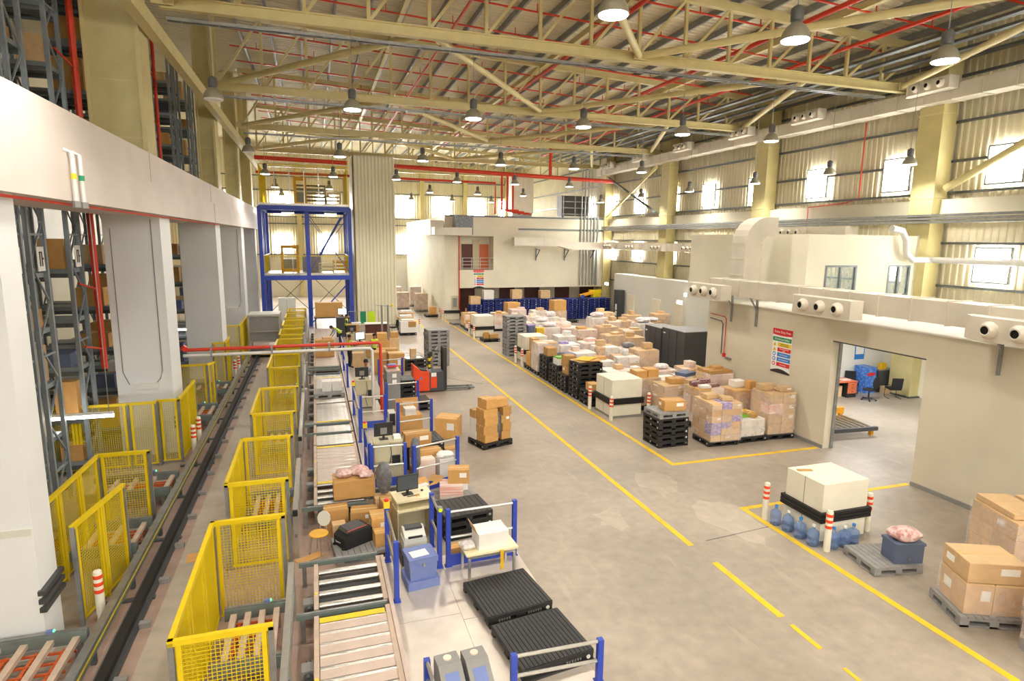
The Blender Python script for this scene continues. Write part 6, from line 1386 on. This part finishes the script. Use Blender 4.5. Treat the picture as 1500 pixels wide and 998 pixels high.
monitor(1.75, 44.7, 1.45, -.2, 'bright screen before the worker at the platform foot', lit=True, s=1.2); o = thing('side_desk', 'dark grey desk under the bright screen at the platform foot', 'desk', (1.75, 44.7, 0)); MB().box(-.5, -.3, 1.38, .5, .3, 1.45).build('desk_top', 'mid_grey', o); MB().box(-.45, -.25, 0, .45, .25, 1.38).build('body', 'dark_grey', o)
o = thing('desk_counter', 'dark office counter with papers near the shaft', 'desk', (4.0, 43.0, 0)); MB().box(-.8, -.35, 0, .8, .35, 1.1).build('body', 'brown_door', o); MB().box(-.85, -.4, 1.1, .85, .4, 1.15).build('top', 'paper', o)
o = thing('coat_rail', 'rail with a yellow vest and a dark green coat by the shaft', 'rail', (3.2, 45.5, 0)); MB().tube([(-1.0, 0, 0), (-1.0, 0, 1.7), (1.2, 0, 1.7), (1.2, 0, 0)], .025, 6).build('frame', 'alu', o); MB().prism([(-.2, .8), (.3, .8), (.35, 1.4), (.25, 1.68), (-.15, 1.68), (-.25, 1.4)], -.08, .08, 'y').build('vest', 'hivis', o, (.6, 0, 0)); MB().prism([(-.2, .8), (.2, .8), (.2, 1.68), (-.2, 1.68)], -.08, .08, 'y').build('coat', 'sign_green', o, (.05, 0, 0))
o = thing('sensor_mast', 'twin grey sensor mast with a yellow lamp beside the workers', 'mast', (4.3, 41.0, 0)); 
for x in (-.15, .25): MB().box(x-.06, -.06, 0, x+.06, .06, 2.6).build('mast_post', 'mid_grey', o)
MB().box(-.4, -.3, 0, .6, .3, .06).build('base', 'dark_grey', o); MB().tube([(-.5, 0, 2.6), (.6, 0, 2.5)], .02, 6).build('arm', 'galv', o); MB().lathe([(.08, 0), (.08, .12), (.04, .16)], 10).build('beacon', 'sign_yellow', o, (.55, 0, 2.5))
# ================================================================ people
def person(label, loc, rz, joints, top, vest=True, trousers='navy_cloth', sleeves='grey_cloth'):
    """one skinned body; joints: dict of posed points in metres, person faces -Y"""
    J = dict(pelvis=(0, 0, .92), waist=(0, 0, 1.05), chest=(0, 0, 1.3), neck=(0, 0, 1.47), headb=(0, -.02, 1.54), headm=(0, -.03, 1.64), headt=(0, -.01, 1.75),
             ls=(.17, 0, 1.41), le=(.24, .02, 1.13), lw=(.25, -.1, .9), lh=(.25, -.14, .82), rs=(-.17, 0, 1.41), re=(-.24, .02, 1.13), rw=(-.25, -.1, .9), rh=(-.25, -.14, .82),
             lhip=(.09, 0, .88), lk=(.1, -.02, .48), la=(.1, .02, .09), lt=(.11, -.16, .04), rhip=(-.09, 0, .88), rk=(-.1, -.02, .48), ra=(-.1, .02, .09), rt=(-.11, -.16, .04))
    J.update(joints)
    names = list(J); ix = {n: i for i, n in enumerate(names)}
    edges = [('pelvis', 'waist'), ('waist', 'chest'), ('chest', 'neck'), ('neck', 'headb'), ('headb', 'headm'), ('headm', 'headt'),
             ('chest', 'ls'), ('ls', 'le'), ('le', 'lw'), ('lw', 'lh'), ('chest', 'rs'), ('rs', 're'), ('re', 'rw'), ('rw', 'rh'),
             ('pelvis', 'lhip'), ('lhip', 'lk'), ('lk', 'la'), ('la', 'lt'), ('pelvis', 'rhip'), ('rhip', 'rk'), ('rk', 'ra'), ('ra', 'rt')]
    rad = dict(pelvis=(.15, .12), waist=(.14, .11), chest=(.16, .115), neck=(.055, .055), headb=(.065, .075), headm=(.085, .1), headt=(.06, .07), ls=(.07, .07), rs=(.07, .07), le=(.045, .045), re=(.045, .045),
               lw=(.03, .03), rw=(.03, .03), lh=(.035, .02), rh=(.035, .02), lhip=(.095, .095), rhip=(.095, .095), lk=(.065, .065), rk=(.065, .065), la=(.045, .045), ra=(.045, .045), lt=(.045, .03), rt=(.045, .03))
    me = bpy.data.meshes.new('body'); me.from_pydata([J[n] for n in names], [(ix[a], ix[b]) for a, b in edges], [])
    o = bpy.data.objects.new('tmp', me); COL.objects.link(o)
    o.modifiers.new('skin', 'SKIN'); s = o.modifiers.new('sub', 'SUBSURF'); s.levels = 2
    for n in names: me.skin_vertices[0].data[ix[n]].radius = rad[n]
    me.skin_vertices[0].data[ix['pelvis']].use_root = True
    bpy.context.view_layer.update()
    ev = o.evaluated_get(bpy.context.evaluated_depsgraph_get()); body = bpy.data.meshes.new_from_object(ev)
    bpy.data.objects.remove(o)
    mats = ['skin', trousers, top, sleeves, 'hivis', 'black_rubber']
    body.materials.clear()
    for m in mats: body.materials.append(MAT[m])
    segs = [(ix[a], ix[b], a, b) for a, b in edges]
    def near(c):
        best = None
        for ia, ib, a, b in segs:
            p = Vector(J[a]); q = Vector(J[b]); t = max(0, min(1, (c-p).dot(q-p)/(q-p).length_squared)); d = (c-(p+(q-p)*t)).length
            if best is None or d < best[0]: best = (d, a, b, t)
        return best
    for p in body.polygons:
        p.use_smooth = True; _, a, b, t = near(p.center)
        if a in ('neck', 'headb', 'headm') or b in ('lh', 'rh') or (b in ('lw', 'rw') and t > .6): k = 0
        elif a in ('la', 'ra'): k = 5
        elif b in ('lhip', 'rhip', 'lk', 'rk', 'la', 'ra') or (b == 'waist' and t < .45): k = 1
        elif b in ('le', 're', 'lw', 'rw'): k = 3
        elif vest: k = 4
        else: k = 2
        p.material_index = k
    r = thing('person', label, 'person', loc, rz)
    put(body, 'body', r)
    h = Vector(J['headm']); up = (Vector(J['headt'])-Vector(J['headb'])).normalized()
    hm = MB(); n = 10
    prof = [(.001, .115), (.06, .105), (.095, .06), (.1, .0), (.085, -.04)]
    hm.lathe(prof, 14); hm.f = hm.f[:-1]; hm.m = hm.m[:-1]
    face = Vector((0, -1, 0)); q = Vector((0, 0, 1)).rotation_difference(up)
    ho = hm.build('hair', 'hair', r, h+up*.035+q @ Vector((0, .018, 0)), smooth=True); ho.rotation_mode = 'QUATERNION'; ho.rotation_quaternion = q
    nose = MB().add([(-.013, 0, 0), (.013, 0, 0), (0, 0, .045), (0, -.025, .004)], [(0, 1, 3), (1, 2, 3), (2, 0, 3)])
    for s in (-1, 1): nose.cbox(s*.035, .012, .045, .022, .01, .01, 1)
    nose.cbox(0, .012, -.03, .04, .01, .008, 2)
    for s in (-1, 1): nose.cbox(s*.092, .085, .02, .012, .03, .05)
    fo = nose.build('face', ['skin', 'hair', 'red_cloth'], r, h+q @ Vector((0, -.1, -.01))); fo.rotation_mode = 'QUATERNION'; fo.rotation_quaternion = q
    fing = MB()
    for w_, hd in (('lw', 'lh'), ('rw', 'rh')):
        a = Vector(J[w_]); b = Vector(J[hd]); d = (b-a).normalized(); sd = d.cross(Vector((0, 0, 1)));
        sd = sd.normalized() if sd.length > .1 else Vector((1, 0, 0)); dn = sd.cross(d)
        for k, L in enumerate((.06, .075, .07, .055)):
            s0 = b+sd*(-.024+.016*k); fing.tube([s0, s0+d*L*.6-dn*.004, s0+d*L-dn*.025], [.009, .008, .006], 6)
        th = b-d*.03+sd*.03; fing.tube([th, th+sd*.025+d*.03, th+sd*.02+d*.06], [.01, .009, .007], 6)
    fing.build('fingers', 'skin', r, smooth=True)
    if vest: MB().lathe([(.168, 0), (.17, .04)], 16).build('reflective_band', 'alu', r, (J['waist'][0], J['waist'][1], J['waist'][2]+.04)).scale = (1, .82, 1)
    return r
fwd = dict(le=(.22, -.16, 1.2), lw=(.14, -.38, 1.18), lh=(.12, -.46, 1.18), re=(-.22, -.16, 1.2), rw=(-.14, -.38, 1.18), rh=(-.12, -.46, 1.18))
person('worker in a yellow vest and black trousers standing at the bright screen', (1.55, 32.0, PZ), PI*.62, fwd, 'grey_cloth', True, 'black_cloth', 'dark_grey')
person('bearded worker in a yellow vest facing out behind the brown boxes', (3.0, 34.0, 0), .1, {}, 'grey_cloth', True, 'navy_cloth', 'grey_cloth')
person('worker in a yellow vest bending forward over the deck', (1.35, 37.9, PZ), -1.25, dict(waist=(0, -.06, 1.06), chest=(0, -.28, 1.22), neck=(0, -.42, 1.31), headb=(0, -.47, 1.33), headm=(0, -.55, 1.36), headt=(0, -.64, 1.4),
       ls=(.17, -.34, 1.28), rs=(-.17, -.34, 1.28), le=(.2, -.46, 1.02), lw=(.16, -.6, .84), lh=(.15, -.67, .8), re=(-.2, -.46, 1.02), rw=(-.16, -.6, .84), rh=(-.15, -.67, .8)), 'grey_cloth', True, 'navy_cloth', 'grey_cloth')
person('worker in a yellow vest reaching towards the platform foot screen', (1.95, 43.2, .0), -1.9+PI, dict(fwd), 'grey_cloth', True, 'black_cloth', 'dark_grey')
person('worker in a pale grey shirt behind the farther cabinet monitor', (1.85, 25.15, PZ-.0), .15, fwd, 'grey_cloth', False, 'navy_cloth', 'grey_cloth')
